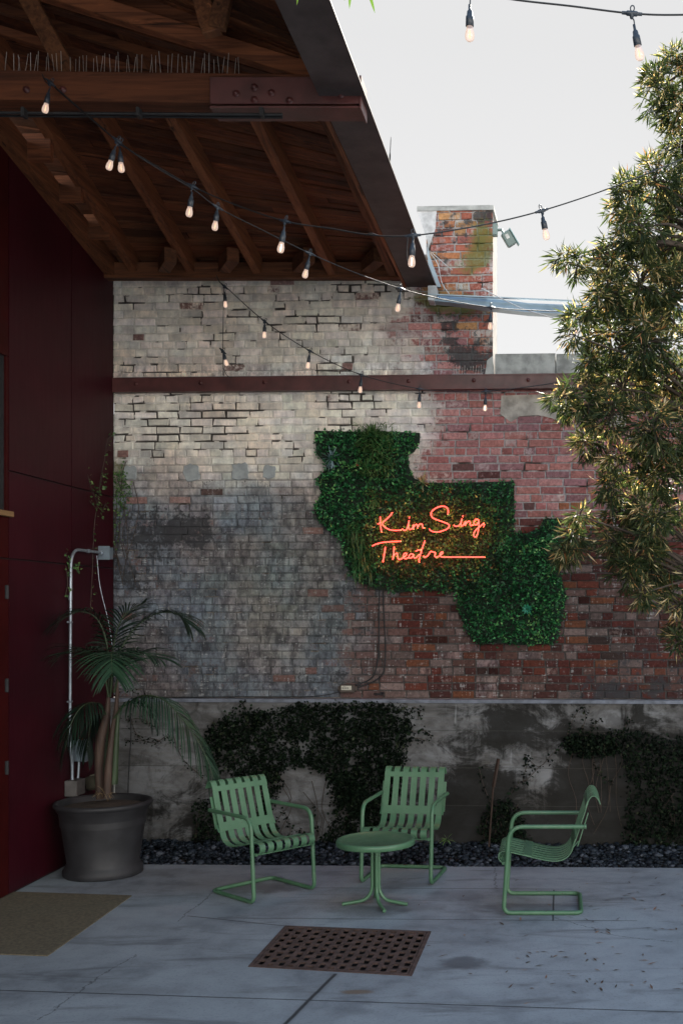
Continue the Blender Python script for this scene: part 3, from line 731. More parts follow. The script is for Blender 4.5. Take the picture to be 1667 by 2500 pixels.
for X in (-1.44, -1.98, -2.64, -3.23, -3.74):
    mb = MB(); T = []; wd, ht = .07, .148; n = 10; rings = []
    for k in range(n + 1):
        yy = 6.32 + (9.84 - 6.32) * k / n; j1 = random.uniform(-.002, .002)
        rings.append([Vector((X - wd / 2 + j1, yy, rz(X, yy))), Vector((X + wd / 2 + j1, yy, rz(X, yy))), Vector((X + wd / 2 + j1, yy, rz(X, yy) + ht)), Vector((X - wd / 2 + j1, yy, rz(X, yy) + ht))])
    vs = [p for r in rings for p in r]; fs = [(k * 4 + a, k * 4 + (a + 1) % 4, k * 4 + 4 + (a + 1) % 4, k * 4 + 4 + a) for k in range(n) for a in range(4)]
    mb.add(vs, fs + [(0, 1, 2, 3), (4 * n + 3, 4 * n + 2, 4 * n + 1, 4 * n)]); addt(T, mb, .85, 1.15); tinted(mb, "rafter", M_WOODY, T)
# ledger along the panelled wall and its blocking
mb = MB(); T = []; mb.beam((XR + .05, 2.6, 5.05 + .205 * 7.3 + .07), (XR + .05, 9.84, 5.062 + .07), .09, .16); addt(T, mb, .8, .9); tinted(mb, "ledger", M_WOODY, T)
for yy in (8.14, 8.66, 9.2, 7.55):
    mb = MB(); T = []; zb = 5.05 + .205 * (9.9 - yy)
    mb.box(((XR + .1 - 3.78) / 2, yy, zb + .12), (.21, .05, .2)); addt(T, mb, 1.0, 1.2); tinted(mb, "blocking", M_WOODX, T)
mb = MB(); T = []; mb.beam((XR, 9.77, 5.115), (-1.32, 9.77 - TAN * .2, 5.115), .10, .135); addt(T, mb, .8, .9); tinted(mb, "wall_plate", M_WOODX, T)
for X in (-1.7, -2.3, -2.95, -3.48):
    for sx in (0, ):
        mb = MB(); T = []; mb.box((X + .12, 9.5, 5.13), (.10, .34, .12), Matrix.Rotation(.5, 3, 'Z')); addt(T, mb, .6, .8); tinted(mb, "blocking", M_WOODY, T)
# fascia / soffit metal
mb = MB(); mb.box((-1.201, 6.3, 5.004), (.262, 7.2, .012), bev=.002); mb.box((-1.27, 6.3, 5.15), (.03, 7.2, .28))
fch(mb.build("fascia", M_FASC))
mb = MB(); T = []; mb.box((-1.348, 8.1, 5.045), (.028, 3.5, .1)); addt(T, mb, 1.1, 1.2); tinted(mb, "trim_board", M_WOODY, T)
# truss
mb = MB(); T = []; a = D(-420, 202, 6.27); b = D(822, 219.5, 6.27); mb.beam(a, b, .14, .168, bev=.004); addt(T, mb, .72, .75); tinted(mb, "tie_beam", M_WOODX, T)
def chord(x0, y0, x1, y1, Y, ht, name="top_chord", wd=.09, mat=None, lo=.95):
    mb = MB(); T = []; mb.beam(P(x0, y0, Y), P(x1, y1, Y), wd, ht, bev=.004); addt(T, mb, lo, lo + .15); return tinted(mb, name, mat or M_WOODX, T)
chord(790, 190, -200, -118, 6.33, .095, lo=1.25); chord(800, 152, -60, -110, 6.52, .09, lo=.9); chord(740, 196, -200, -88, 6.50, .07, lo=.6)
chord(176, 182, 176, -60, 6.28, .11, "post", .08, M_WOODY, .8)
chord(170, 182, 40, -60, 6.36, .10, "brace", .06, M_WOODY, .75)
chord(478, -60, 519, 84, 6.05, .10, "strut", .07, M_WOODY, 1.0); chord(560, -60, 530, 70, 6.02, .09, "strut", .05, M_WOODY, .7)
for (x0, y0, x1, y1) in ((700, 105, 540, 57), (330, 60, 0, -40), (420, 150, 0, 20), (340, 178, 0, 75)):
    chord(x0 + 40, y0 + 12, x1 - 30, y1 - 9, 6.75 + random.uniform(-.1, .1), .055, "purlin", .05, M_WOODX, .8)
a = D(490, 218, 6.245); b = D(829.5, 221, 6.245)
sp_ = empty("steel_bracket", (a + b) / 2); sp_.parent = rf; sp_.matrix_parent_inverse = Matrix.Translation((2.5, -6.2, -5.0))
mb = MB(); c_ = (a + b) / 2; dX = (b.x - a.x)
mb.box((c_.x, 6.185, c_.z), (dX, .012, .152), bev=.003); mb.box((c_.x, 6.36, c_.z), (dX, .012, .152)); mb.box((b.x + .006, 6.27, c_.z - .012), (.012, .19, .19), bev=.002)
mb.box((c_.x, 6.27, c_.z - .092), (dX, .17, .012))
pb = mb.build("bracket_plate", M_STEEL, sp_); pb.matrix_parent_inverse = Matrix.Translation(-Vector(sp_.location))
for (x, y) in ((1005, 398), (1082, 372), (1082, 425), (1155, 395), (1232, 428), (1450, 402)):
    q = P(x / 1.742, y / 1.742, 6.178); mb = MB(); Mx = Matrix.Rotation(R(90), 3, 'X')
    mb.lathe([(.0, 0), (.021, 0), (.021, .004), (.0, .004)], q, 16, M=Mx); mb.lathe([(.013, .004), (.013, .018), (0, .018)], q, 6, M=Mx)
    o_ = mb.build("bolt", M_STEEL, sp_); o_.matrix_parent_inverse = Matrix.Translation(-Vector(sp_.location))
for (x, y) in ((115, 382), (270, 382)):
    q = P(x / 1.742, y / 1.742, 6.198); mb = MB(); Mx = Matrix.Rotation(R(90), 3, 'X')
    mb.lathe([(.0, 0), (.02, 0), (.02, .004), (.013, .004), (.013, .018), (0, .018)], q, 12, M=Mx); fch(mb.build("bolt", M_STEEL))
cp = empty("conduit_run", tuple(P(300, 279, 6.17))); tag(cp, 'pair of long black pipes strapped under the truss beam', 'pipe')
for (y0, y1, r, dy) in ((275, 280, .009, 0), (283, 287, .007, .03)):
    mb = MB(); mb.tube([P(-300, y0 - 2, 6.17 + dy), P(300, (y0 + y1) / 2, 6.17 + dy), P(690, y1, 6.17 + dy)], r, 10)
    o_ = mb.build("pipe", M_BLACK, cp); o_.matrix_parent_inverse = Matrix.Translation(-Vector(cp.location))
for x in (60, 340, 640):
    mb = MB(); q = P(x, 276, 6.15); mb.box(q, (.02, .05, .05), bev=.002); o_ = mb.build("pipe_strap", M_BLACK, cp); o_.matrix_parent_inverse = Matrix.Translation(-Vector(cp.location))

# ------------------------------------------------------------------ steel channel on the brick wall
sc_ = empty("steel_channel", tuple(wp(0, 4.15, .06))); tag(sc_, 'long red-brown steel channel bolted across the brick wall', 'steel beam')
mb = MB(); u0 = -2.93; u1 = 5.0
zb0, zt0 = W(300, 961)[1], W(300, 926)[1]
wbox(mb, u0, u1, zb0 + .012, zt0 - .012, .055, .07); wbox(mb, u0, u1, zt0 - .012, zt0, .0, .075); wbox(mb, u0, u1, zb0, zb0 + .012, .0, .075)
o_ = mb.build("channel_web", M_STEEL, sc_); o_.matrix_parent_inverse = Matrix.Translation(-Vector(sc_.location))
for x in (340, 497, 652, 765, 856, 1000, 1158, 1290, 1450):
    if x in (765,): continue
    q = wp(W(x * 1.0, 940)[0], (zb0 + zt0) / 2 + .01, .07); mb = MB(); Mx = Matrix.Rotation(R(90), 3, 'X')
    mb.lathe([(.0, 0), (.018, 0), (.018, .004), (.011, .004), (.011, .014), (0, .014)], q, 12, M=Mx)
    o_ = mb.build("bolt", M_STEEL, sc_); o_.matrix_parent_inverse = Matrix.Translation(-Vector(sc_.location))

# blue-grey metal gutter crossing in front of the pier
mg = simple("blue_grey_sheet_metal", (.26, .34, .40), .4, .25, .15, 6)
gu = empty("metal_gutter", tuple(P(1045, 715, 9.6))); tag(gu, 'blue-grey metal gutter running level from the roof corner across the sky', 'gutter')
mb = MB(); top = [(1045, 720), (1075, 722), (1200, 728), (1290, 740), (1480, 748), (1750, 752)]; bot = [(1045, 733), (1100, 738), (1200, 752), (1290, 762), (1480, 771), (1750, 776)]
f = [P(x, y, 9.60) for x, y in top] + [P(x, y, 9.57) for x, y in bot[::-1]]; bk = [p + Vector((0, .13, 0)) for p in f]; n = len(f)
mb.add(f + bk, [tuple(range(n)), tuple(range(2 * n - 1, n - 1, -1))] + [(i, n + i, n + (i + 1) % n, (i + 1) % n) for i in range(n)])
mb.beam(P(1044, 719, 9.56), P(1750, 751, 9.56), .03, .01); o_ = mb.build("trough", mg, gu); o_.matrix_parent_inverse = Matrix.Translation(-Vector(gu.location))
mb = MB(); q = [(1044, 697), (1064, 697), (1066, 722), (1058, 734), (1044, 732)]
f = [P(x, y, 9.55) for x, y in q]; bk = [p + Vector((0, .16, 0)) for p in f]; n = 5
mb.add(f + bk, [tuple(range(n)), tuple(range(2 * n - 1, n - 1, -1))] + [(i, n + i, n + (i + 1) % n, (i + 1) % n) for i in range(n)])
o_ = mb.build("end_box", simple("pale_grey_metal", (.4, .43, .45), .5, .1), gu); o_.matrix_parent_inverse = Matrix.Translation(-Vector(gu.location))
mb = MB(); q = [(1043, 600), (1050, 628), (1076, 700), (1066, 700), (1044, 640)]
f = [P(x, y, 9.72) for x, y in q]; bk = [p + Vector((0, .05, 0)) for p in f]
mb.add(f + bk, [tuple(range(n)), tuple(range(2 * n - 1, n - 1, -1))] + [(i, n + i, n + (i + 1) % n, (i + 1) % n) for i in range(n)])
fch(mb.build("flashing", mg))
def kid(o, par):
    o.parent = par; o.matrix_parent_inverse = (Matrix.Translation(par.location) @ par.rotation_euler.to_matrix().to_4x4()).inverted(); return o

# ------------------------------------------------------------------ tubular metal chairs and table
def chair_proto():
    """local frame: +x forward, y across, z up; origin on the floor under the middle of the base"""
    root = empty("patio_chair"); HW = .262; r = .0148; x0 = .27; xb = -.27
    arm = []
    for s in (1, -1):
        leg = [(xb - .02 - .285 + .29, s * HW, .607), (x0 - .045, s * HW, .607), (x0 - .005 - .0, s * HW, r + .0)]
        arm.append(leg)
    L, Rr = arm
    pts = [L[0], L[1], L[2], (xb, HW, r), (xb, -HW, r), Rr[2], Rr[1], Rr[0]]
    pts = fillet(pts, [0, .10, .055, .055, .055, .055, .10, 0], 8)
    mb = MB(); mb.tube(pts, r, 14)
    for s in (1, -1): mb.tube([(xb - .06 + .04, s * HW, .607), (xb - .035, s * HW, .607)], .0155, 12)
    mb.build("frame", M_GREEN, root)
    # slat profile, front curl -> seat -> back -> top curl
    prof = [(.262, .352), (.285, .362), (.30, .385), (.297, .412), (.278, .428), (.245, .430), (.15, .410), (.05, .386), (-.05, .366), (-.115, .366),
            (-.165, .385), (-.20, .425), (-.225, .49), (-.262, .60), (-.295, .70), (-.315, .765), (-.328, .795), (-.350, .812), (-.374, .806), (-.392, .780), (-.402, .755)]
    P3 = crm([Vector((x, 0, z)) for x, z in prof], 4); cut = 11 * 4
    ns = 7; tot = .475; pw = .046; gap = (tot - ns * pw) / (ns - 1)
    def strip(mb, pts, y0, y1, t=.003):
        n = len(pts); vs = []
        for i, p in enumerate(pts):
            a = pts[max(i - 1, 0)]; b = pts[min(i + 1, n - 1)]; d = (b - a).normalized(); nr = Vector((d.z, 0, -d.x)) * t
            for yy in (y0, y1): vs.append(Vector((p.x, yy, p.z)) + nr)
            for yy in (y1, y0): vs.append(Vector((p.x, yy, p.z)) - nr)
        fs = [(i * 4 + k, i * 4 + (k + 1) % 4, i * 4 + 4 + (k + 1) % 4, i * 4 + 4 + k) for i in range(n - 1) for k in range(4)]
        mb.add(vs, fs + [(3, 2, 1, 0), (4 * n - 4, 4 * n - 3, 4 * n - 2, 4 * n - 1)])
    for nm, seg in (("seat", P3[:cut + 1]), ("backrest", P3[cut:])):
        mb = MB()
        for k in range(ns):
            y0 = -tot / 2 + k * (pw + gap); strip(mb, seg, y0, y0 + pw)
        mb.build(nm, M_GREEN, root)
    def cross(i0, i1, off, nm="cross_strap"):
        mb = MB(); pts = []
        for p, q, in ((i0, i1),): seg = P3[p:q]
        a = seg[0]; b = seg[-1]; d = (b - a).normalized(); nr = Vector((d.z, 0, -d.x)) * off
        strip(mb, [p + nr for p in seg], -tot / 2, tot / 2, .0022)
        for k in range(ns):
            y = -tot / 2 + k * (pw + gap) + pw / 2; c = (a + b) / 2 - nr * .6
            for sx in (-.3, .3): mb.lathe([(0, .0035), (.0035, .002), (.004, 0)], Vector((c.x, y + sx * pw, c.z)) , 6, M=Vector((0, 0, 1)).rotation_difference(-nr.normalized()).to_matrix())
        mb.build(nm, M_GREEN, root)
    cross(25, 28, .005); cross(46, 50, .005); cross(58, 62, .005)
    mb = MB(); mb.box((.262, 0, .352), (.03, HW * 2 - .01, .006)); 
    for s in (1, -1): mb.box((.255, s * (HW - .016), .352), (.04, .02, .02), bev=.002)
    mb.build("seat_rail", M_GREEN, root)
    for s in (1, -1):
        mb = MB(); y = s * (tot / 2 + .004)
        mb.beam((-.318, y, .70), (-.245, y, .47), .006, .026, up=Vector((0, 1, 0))); mb.beam((-.29, y, .607), (-.29, s * HW, .607), .02, .012)
        mb.beam((-.205, y, .45), (-.250, y, .505), .005, .018, up=Vector((0, 1, 0)))
        mb.build("back_bar", M_GREEN, root)
    return root
ch1 = chair_proto()
specs = [((-2.17, 8.165), math.atan2(-.37, .43), 'green metal chair turned towards the table from the left, its back to the potted palm', (1, 1, 1)),
         ((-1.185, 8.63), math.atan2(-.985, -.12), 'green metal chair behind the small round table, facing the camera', (1, 1.04, 1)),
         ((-.092, 7.80), math.pi, 'green metal chair alone on the right, seen from its side', (1, 1, 1))]
for i, ((x, y), a, lab, sc) in enumerate(specs):
    o = ch1 if i == 0 else copy_tree(ch1)
    o.location = (x, y, 0.0015); o.rotation_euler = (0, 0, a); o.scale = sc
    tag(o, lab, 'chair', 'green metal chairs on the patio')
tb = empty("side_table", (-1.279, 7.81, 0)); tag(tb, 'small round green metal side table in front of the middle chair', 'side table')
mb = MB(); mb.lathe([(0, .462), (.235, .462), (.245, .466), (.252, .4705), (.268, .4705), (.275, .466), (.278, .458), (.278, .432), (.274, .430), (.268, .434), (.266, .455), (0, .455)], seg=64); mb.build("table_top", M_GREEN, tb)
for k, a in enumerate((R(190), R(-10), R(-66), R(100))):
    dx, dy = math.cos(a), math.sin(a); ox = .024
    pts = fillet([(dx * ox, dy * ox, .455), (dx * ox, dy * ox, .10), (dx * .07, dy * .07, .035), (dx * .235, dy * .235, .013)], [0, .06, .05, 0], 6)
    mb = MB(); mb.tube(pts, .0125, 12); mb.build("leg", M_GREEN, tb)

# ------------------------------------------------------------------ drain grate (real holes), mat
M_RUST = simple("rusted_cast_iron", (.08, .05, .042), .8, .1, .35, 18, .5)
A, B, C_, D_ = [Vector((p.x, p.y, 0)) for p in hole]     # far-left, far-right, near-right, near-left
gt = empty("drain_grate", tuple((A + B + C_ + D_) / 4)); tag(gt, 'rusty slotted iron drain grate set flush in the patio', 'drain grate')
def gq(s, t): return (A * (1 - s) + B * s) * (1 - t) + (D_ * (1 - s) + C_ * s) * t
NCg, NRg = 15, 7; m0 = .028
S = lambda s: m0 + (1 - 2 * m0) * s
mb = MB(); Zt, Zb = .004, -.008
def rib(s0, s1, t0, t1):
    c = [gq(s0, t0), gq(s1, t0), gq(s1, t1), gq(s0, t1)]
    v = [p + Vector((0, 0, Zb)) for p in c] + [p + Vector((0, 0, Zt)) for p in c]
    mb.add(v, [(0, 1, 2, 3), (7, 6, 5, 4), (0, 4, 5, 1), (1, 5, 6, 2), (2, 6, 7, 3), (3, 7, 4, 0)])
wc = (1 - 2 * m0) / NCg
for c in range(NCg):
    s0 = m0 + c * wc; a, b = s0 + wc * .22, s0 + wc * .84
    off = .5 if c % 2 else 0; pt = (1 - 2 * m0) / NRg; t = m0
    holes = []
    for k in range(-1, NRg + 1):
        h0 = m0 + (k + off + .13) * pt; h1 = h0 + pt * .74; h0 = max(h0, m0 + .01); h1 = min(h1, 1 - m0 - .01)
        if h1 - h0 > .03: holes.append((h0, h1))
    rib(s0, a, m0, 1 - m0); rib(b, s0 + wc, m0, 1 - m0); t = m0
    for h0, h1 in holes: rib(a, b, t, h0); t = h1
    rib(a, b, t, 1 - m0)
    for h0, h1 in holes:      # rounded corners
        for (sa, sb) in ((a, .25), (b, -.25)):
            for (ta, tb_) in ((h0, .3), (h1, -.3)):
                c3 = [gq(sa, ta), gq(sa + sb * (b - a), ta), gq(sa, ta + tb_ * (h1 - h0) * .5)]
                mb.add([p + Vector((0, 0, Zt - .0005)) for p in c3], [(0, 1, 2)])
kid(mb.build("grate_bars", M_RUST), gt)
mb = MB(); rib(0, 1, -.004, m0 - .006); rib(0, 1, 1 - m0 + .006, 1.004); rib(-.001, m0 - .004, m0 - .006, 1 - m0 + .006); rib(1 - m0 + .004, 1.001, m0 - .006, 1 - m0 + .006)
kid(mb.build("grate_frame", M_RUST), gt)
mb = MB(); f = [gq(-.03, -.03), gq(1.03, -.03), gq(1.03, 1.03), gq(-.03, 1.03)]
mb.add([p + Vector((0, 0, z)) for z in (-.115, 0 - .001) for p in f], [(0, 1, 2, 3), (0, 4, 5, 1), (1, 5, 6, 2), (2, 6, 7, 3), (3, 7, 4, 0)])
tag(mb.build("drain_pit", simple("pit_silt", (.008, .009, .008), .95, 0, .5, 25, .5)), kind='structure')
q = [FL(37 - 330, 2168), FL(322, 2188), FL(117, 2335), FL(-300, 2321)]; mb = MB()
mb.add([(p.x, p.y, z) for z in (.0, .007) for p in q], [(3, 2, 1, 0), (4, 5, 6, 7)][::-1] + [(0, 3, 7, 4)] + [(i, 4 + i, 4 + (i + 1) % 4, (i + 1) % 4) for i in range(3)])
tag(mb.build("floor_mat", simple("worn_olive_mat", (.12, .10, .065), .92, 0, .25, 45, .6)), 'flat olive brown mat on the patio in front of the planter', 'mat')

# ------------------------------------------------------------------ living wall and neon sign
def cr(x, y): return (740 + x / 2.376, 1000 + y / 2.376)
LW = [cr(*p) for p in [(68, 122), (300, 128), (420, 125), (675, 135), (672, 190), (642, 240), (606, 262), (612, 330), (645, 402), (722, 425), (900, 424), (1222, 415),
      (1222, 715), (1290, 718), (1370, 690), (1395, 632), (1490, 632), (1500, 760), (1478, 860), (1500, 990), (1528, 1080), (1505, 1190), (1478, 1330), (1440, 1362),
      (1240, 1366), (1190, 1350), (1010, 1362), (950, 1290), (905, 1180), (890, 1060), (700, 1048), (545, 1062), (420, 1040), (300, 985), (245, 900), (225, 770), (150, 705),
      (78, 630), (66, 570), (108, 480), (76, 400), (118, 360), (138, 320), (78, 255)]]
lw = empty("living_wall_panel", tuple(wpx(1000, 1300, .05))); tag(lw, 'irregular green leaf panel fixed to the brick wall behind the neon sign', 'green wall panel')
mb = MB(); cx_ = 1.0; f = [wpx(x, y, .05) for x, y in LW]; bk = [p - NN * .045 for p in f]; n = len(f)
mb.add(f + bk, [tuple(range(n)), tuple(range(2 * n - 1, n - 1, -1))] + [(i, (i + 1) % n, n + (i + 1) % n, n + i) for i in range(n)])
kid(mb.build("backing", simple("dark_green_backing", (.008, .02, .01), .9)), lw)
pts = []; xs = [p[0] for p in LW]; ys_ = [p[1] for p in LW]
while len(pts) < 12500:
    x = random.uniform(min(xs) - 6, max(xs) + 6); y = random.uniform(min(ys_) - 6, max(ys_) + 6)
    jx, jy = random.gauss(0, 3.4), random.gauss(0, 3.4)
    if inpoly(x, y, LW): pts.append((x + jx, y + jy))
B_ = []; Dd = []; sh = []
for (x, y) in pts:
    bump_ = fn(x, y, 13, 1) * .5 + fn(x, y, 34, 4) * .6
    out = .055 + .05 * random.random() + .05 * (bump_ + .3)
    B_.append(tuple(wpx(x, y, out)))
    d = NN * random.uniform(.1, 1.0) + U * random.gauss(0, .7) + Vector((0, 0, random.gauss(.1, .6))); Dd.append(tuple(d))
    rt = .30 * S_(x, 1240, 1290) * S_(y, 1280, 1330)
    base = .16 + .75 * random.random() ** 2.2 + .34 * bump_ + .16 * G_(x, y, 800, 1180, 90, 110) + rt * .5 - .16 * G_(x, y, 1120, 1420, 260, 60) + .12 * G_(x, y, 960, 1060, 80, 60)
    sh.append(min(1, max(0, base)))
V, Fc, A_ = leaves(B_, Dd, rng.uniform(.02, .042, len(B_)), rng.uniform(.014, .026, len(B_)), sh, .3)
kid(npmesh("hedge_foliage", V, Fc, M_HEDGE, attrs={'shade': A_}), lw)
def strands(specs, mat, name, par, seg=4):
    """grass-like blades: list of (start, dir, length, width, droop, shade)"""
    V = []; Fc = []; A = []
    for (p, d, L, wd, dr, s) in specs:
        p = Vector(p); d = Vector(d).normalized(); side = d.cross(Vector((random.gauss(0, .3), random.gauss(0, .3), 1))); 
        if side.length < 1e-3: side = Vector((1, 0, 0))
        side.normalize(); b = len(V); q = p.copy(); dd = d.copy()
        for k in range(seg + 1):
            t = k / seg; w2 = wd * .5 * (math.sin(math.pi * (.12 + .88 * t)) ** .7 if k < seg else .04)
            V += [tuple(q - side * w2), tuple(q + side * w2)]; A += [(s, 0, 0, 1)] * 2
            dd = (dd + Vector((0, 0, -dr / seg))).normalized(); q = q + dd * (L / seg)
        for k in range(seg): Fc.append((b + 2 * k, b + 2 * k + 1, b + 2 * k + 3, b + 2 * k + 2))
    o = npmesh(name, V, Fc, mat, attrs={'shade': A})
    return kid(o, par) if par is not None else o
def rnd(a, b): return random.uniform(a, b)
sp_l = []
for i in range(620):     # fern cascade at the top
    x, y = cr(rnd(330, 520), rnd(85, 380)); x += random.gauss(0, 4)
    sp_l.append((wpx(x, y, rnd(.06, .13)), U * random.gauss(0, .8) + NN * rnd(.1, .8) + Vector((0, 0, rnd(-.2, .9))), rnd(.06, .15), .008, rnd(.6, 2), rnd(.3, 1)))
strands(sp_l, M_FERN, "fern", lw)
sp_l = []
for i in range(330):     # dark cascade down the left edge
    t = random.random(); x, y = cr(300 + 60 * t + random.gauss(0, 34), 640 + 330 * t); sp_l.append((wpx(x, y, rnd(.07, .13)), U * random.gauss(0, .4) + NN * rnd(0, .5) + Vector((0, 0, rnd(-.9, .1))), rnd(.07, .15), .007, rnd(.5, 1.6), rnd(0, .5)))
strands(sp_l, M_FERN, "grass_cascade", lw)
for (x, y, n_, L0, wd, mat, nm) in ((165, 285, 40, .13, .012, M_BLUEPL, "air_plant"), (690, 425, 18, .13, .022, M_PALEPL, "bromeliad"), (410, 510, 50, .13, .008, M_FERN, "spiky_plant"),
                                   (410, 160, 110, .16, .008, M_FERN, "grass_tuft")):
    px, py = cr(x, y); c = wpx(px, py, .08); sp_l = []
    for i in range(n_):
        a = rnd(0, 6.283) if nm != "grass_tuft" else rnd(.3, 2.8); sp_l.append((c, U * math.cos(a) + Vector((0, 0, math.sin(a))) + NN * rnd(.2, .9), L0 * rnd(.6, 1.1), wd, rnd(.2, .9), random.random()))
    strands(sp_l, mat, nm, lw)
px, py = cr(1300, 1158); c = wpx(px, py, .115); mb = MB()
for ring, (n_, r0, L0, o_) in enumerate(((9, .012, .036, 0), (7, .006, .024, .01))):
    for i in range(n_):
        a = 6.283 * i / n_ + ring * .3; d = (U * math.cos(a) + Vector((0, 0, math.sin(a)))); s = (U * -math.sin(a) + Vector((0, 0, math.cos(a))))
        b = c + d * r0 + NN * o_; w2 = .0095
        mb.add([b, b + d * L0 * .6 + s * w2 + NN * .006, b + d * L0 + NN * .014, b + d * L0 * .6 - s * w2 + NN * .006], [(0, 1, 2, 3)])
        mb.add([b + NN * -.003, b + d * L0 * .6 + s * w2 + NN * .004, b + d * L0 + NN * .012, b + d * L0 * .6 - s * w2 + NN * .004], [(3, 2, 1, 0)])
kid(mb.build("succulent", simple("jade_succulent", (.02, .19, .11), .4, 0, .15)), lw)
px, py = cr(318, 320); mb = MB(); mb.lathe([(0, 0), (.012, .002), (.016, .008), (.010, .016), (0, .02)], wpx(px, py, .11), 10, M=Matrix.Rotation(R(90), 3, 'X')); kid(mb.build("red_flower", simple("red_petals", (.3, .03, .02), .6)), lw)

NEON = emis("neon_red_tube", (1.0, .05, .036), 2.0); ADDED_GLOW = emis("added_rear_glow", (1.0, .13, .03), 30)  # second emitter is added, hidden behind the tubes to light the leaves
M_SUP = simple("clear_support", (.3, .3, .3), .2)
ns_ = empty("neon_sign", tuple(wpx(1060, 1300, .17))); tag(ns_, 'glowing red handwritten neon sign reading Kim Sing Theatre', 'neon sign')
STR = [[(232, 285), (234, 330), (238, 400), (247, 457)], [(203, 366), (215, 362), (228, 352), (238, 345)],
 [(368, 236), (345, 270), (300, 315), (264, 347), (262, 375), (290, 405), (340, 430), (400, 438), (465, 434)],
 [(478, 418), (490, 432), (512, 437), (533, 420), (546, 375), (557, 325)], [(557, 325), (549, 375), (553, 415), (568, 427), (590, 415), (603, 390), (610, 372)], [(561, 284), (558, 302)],
 [(604, 372), (603, 400), (607, 428)], [(606, 408), (622, 380), (642, 371), (651, 385), (651, 416)], [(651, 410), (668, 376), (690, 364), (704, 372), (708, 396), (716, 411), (728, 410)],
 [(990, 256), (997, 222), (985, 186), (950, 167), (900, 170), (845, 195), (808, 230), (803, 265), (828, 300), (890, 325), (958, 350), (1000, 370), (1006, 395), (985, 420), (940, 440), (880, 455), (830, 452), (800, 440), (785, 422)],
 [(1058, 378), (1075, 390), (1103, 389), (1128, 370), (1145, 332), (1152, 305)], [(1152, 305), (1139, 352), (1143, 385), (1162, 382), (1178, 356), (1190, 335)], [(1163, 268), (1160, 284)],
 [(1190, 335), (1189, 360), (1186, 386)], [(1187, 378), (1205, 348), (1230, 334), (1243, 346), (1241, 372), (1255, 383), (1275, 374)],
 [(1338, 322), (1315, 311), (1290, 330), (1284, 358), (1299, 377), (1322, 366), (1338, 335)], [(1340, 318), (1341, 370), (1336, 420), (1326, 478), (1306, 510), (1286, 502), (1284, 470), (1308, 432), (1345, 400), (1380, 370), (1398, 354)], [(1403, 364), (1395, 398)],
 [(142, 614), (180, 595), (250, 575), (340, 566), (466, 560)], [(290, 625), (280, 690), (268, 760), (262, 795)], [(388, 620), (383, 690), (373, 768)], [(375, 752), (393, 712), (418, 695), (428, 718), (433, 755), (452, 765), (478, 752), (510, 728), (530, 707), (520, 693), (500, 702), (491, 727), (500, 750), (524, 756), (552, 740)],
 [(604, 706), (576, 702), (556, 725), (560, 747), (580, 747), (600, 725), (609, 706)], [(609, 706), (607, 735), (620, 749), (645, 738), (668, 708)],
 [(735, 552), (710, 622), (686, 700), (670, 765), (668, 796)], [(630, 672), (660, 660), (690, 658)], [(715, 725), (733, 739), (760, 728), (783, 698), (797, 674)],
 [(797, 674), (826, 680), (850, 690), (846, 716), (853, 737), (880, 735), (912, 714), (936, 692), (928, 680), (911, 690), (905, 714), (917, 733), (950, 738), (1100, 738), (1250, 738), (1408, 738)]]
for st in STR:
    pts = crm([wpx(880 + x / 4.612, 1200 + y / 4.612, .19) for x, y in st], 6); mb = MB(); mb.tube(pts, .0047, 8, mat=0); mb.tube([p - NN * .008 for p in pts], .0022, 5, mat=1); kid(mb.build("neon_tube", [NEON, ADDED_GLOW]), ns_)
for (x, y) in ((250, 450), (350, 260), (545, 400), (640, 372), (990, 200), (810, 250), (900, 452), (1140, 370), (1240, 360), (1330, 420), (200, 590), (440, 562), (272, 740), (380, 700), (510, 735), (690, 690), (850, 700), (1000, 738), (1200, 738), (1380, 738)):
    p = wpx(880 + x / 4.612, 1200 + y / 4.612, .182); mb = MB(); mb.tube([p, p - NN * .13], .003, 6); kid(mb.build("tube_support", M_SUP), ns_)

# power supply, its cables
ps = empty("power_supply", tuple(wpx(849, 1681, .05))); tag(ps, 'small dark power supply box with pale rating plate on the ledge', 'power supply')
a = wpx(849, 1681, .05); Mr = Matrix.Rotation(-math.atan(TAN), 3, 'Z')
mb = MB(); mb.box(a, (.135, .05, .072), Mr, bev=.006); mb.box(a + U * .077, (.02, .03, .04), Mr, bev=.004); mb.box(a - U * .077, (.02, .03, .04), Mr, bev=.004); kid(mb.build("case", simple("dark_brown_casing", (.05, .038, .03), .5)), ps)
mb = MB(); mb.box(a + NN * .027 + Vector((-.005, 0, .008)), (.092, .003, .038), Mr); kid(mb.build("rating_plate", simple("aged_cream_plate", (.45, .43, .36), .5, 0, .1)), ps)
mb = MB()
for k in range(9): mb.box(a + NN * .0295 + Vector((-.044 + k * .0068, 0, .006)), (.0012 + .0016 * (k % 3), .001, .016), Mr)
for k in range(3): mb.box(a + NN * .0295 + Vector((-.03 + .008 * k, 0, .021 - k * 0)), (.006, .001, .003), Mr)
kid(mb.build("barcode", M_BLACK), ps)
def cable(name, label, pts, r, cat='cable', mat=M_BLACK, n=8, group=None):
    mb = MB(); mb.tube(crm(pts, n), r, 6); return tag(mb.build(name, mat), label, cat, group)
cable("cable", 'thin black cable hanging in a long loop right of its twin from the leaf panel', [wpx(935, 1440, .03), wpx(937, 1500, .025), wpx(941, 1580, .03), wpx(936, 1640, .035), wpx(915, 1662, .03), wpx(880, 1676, .04), wpx(862, 1682, .05)], .006)
cable("cable", 'thin black cable dropping from the leaf panel, left one of the two', [wpx(926, 1440, .03), wpx(925, 1500, .02), wpx(924, 1590, .02), wpx(914, 1645, .03), wpx(895, 1663, .03), wpx(862, 1674, .05)], .006)
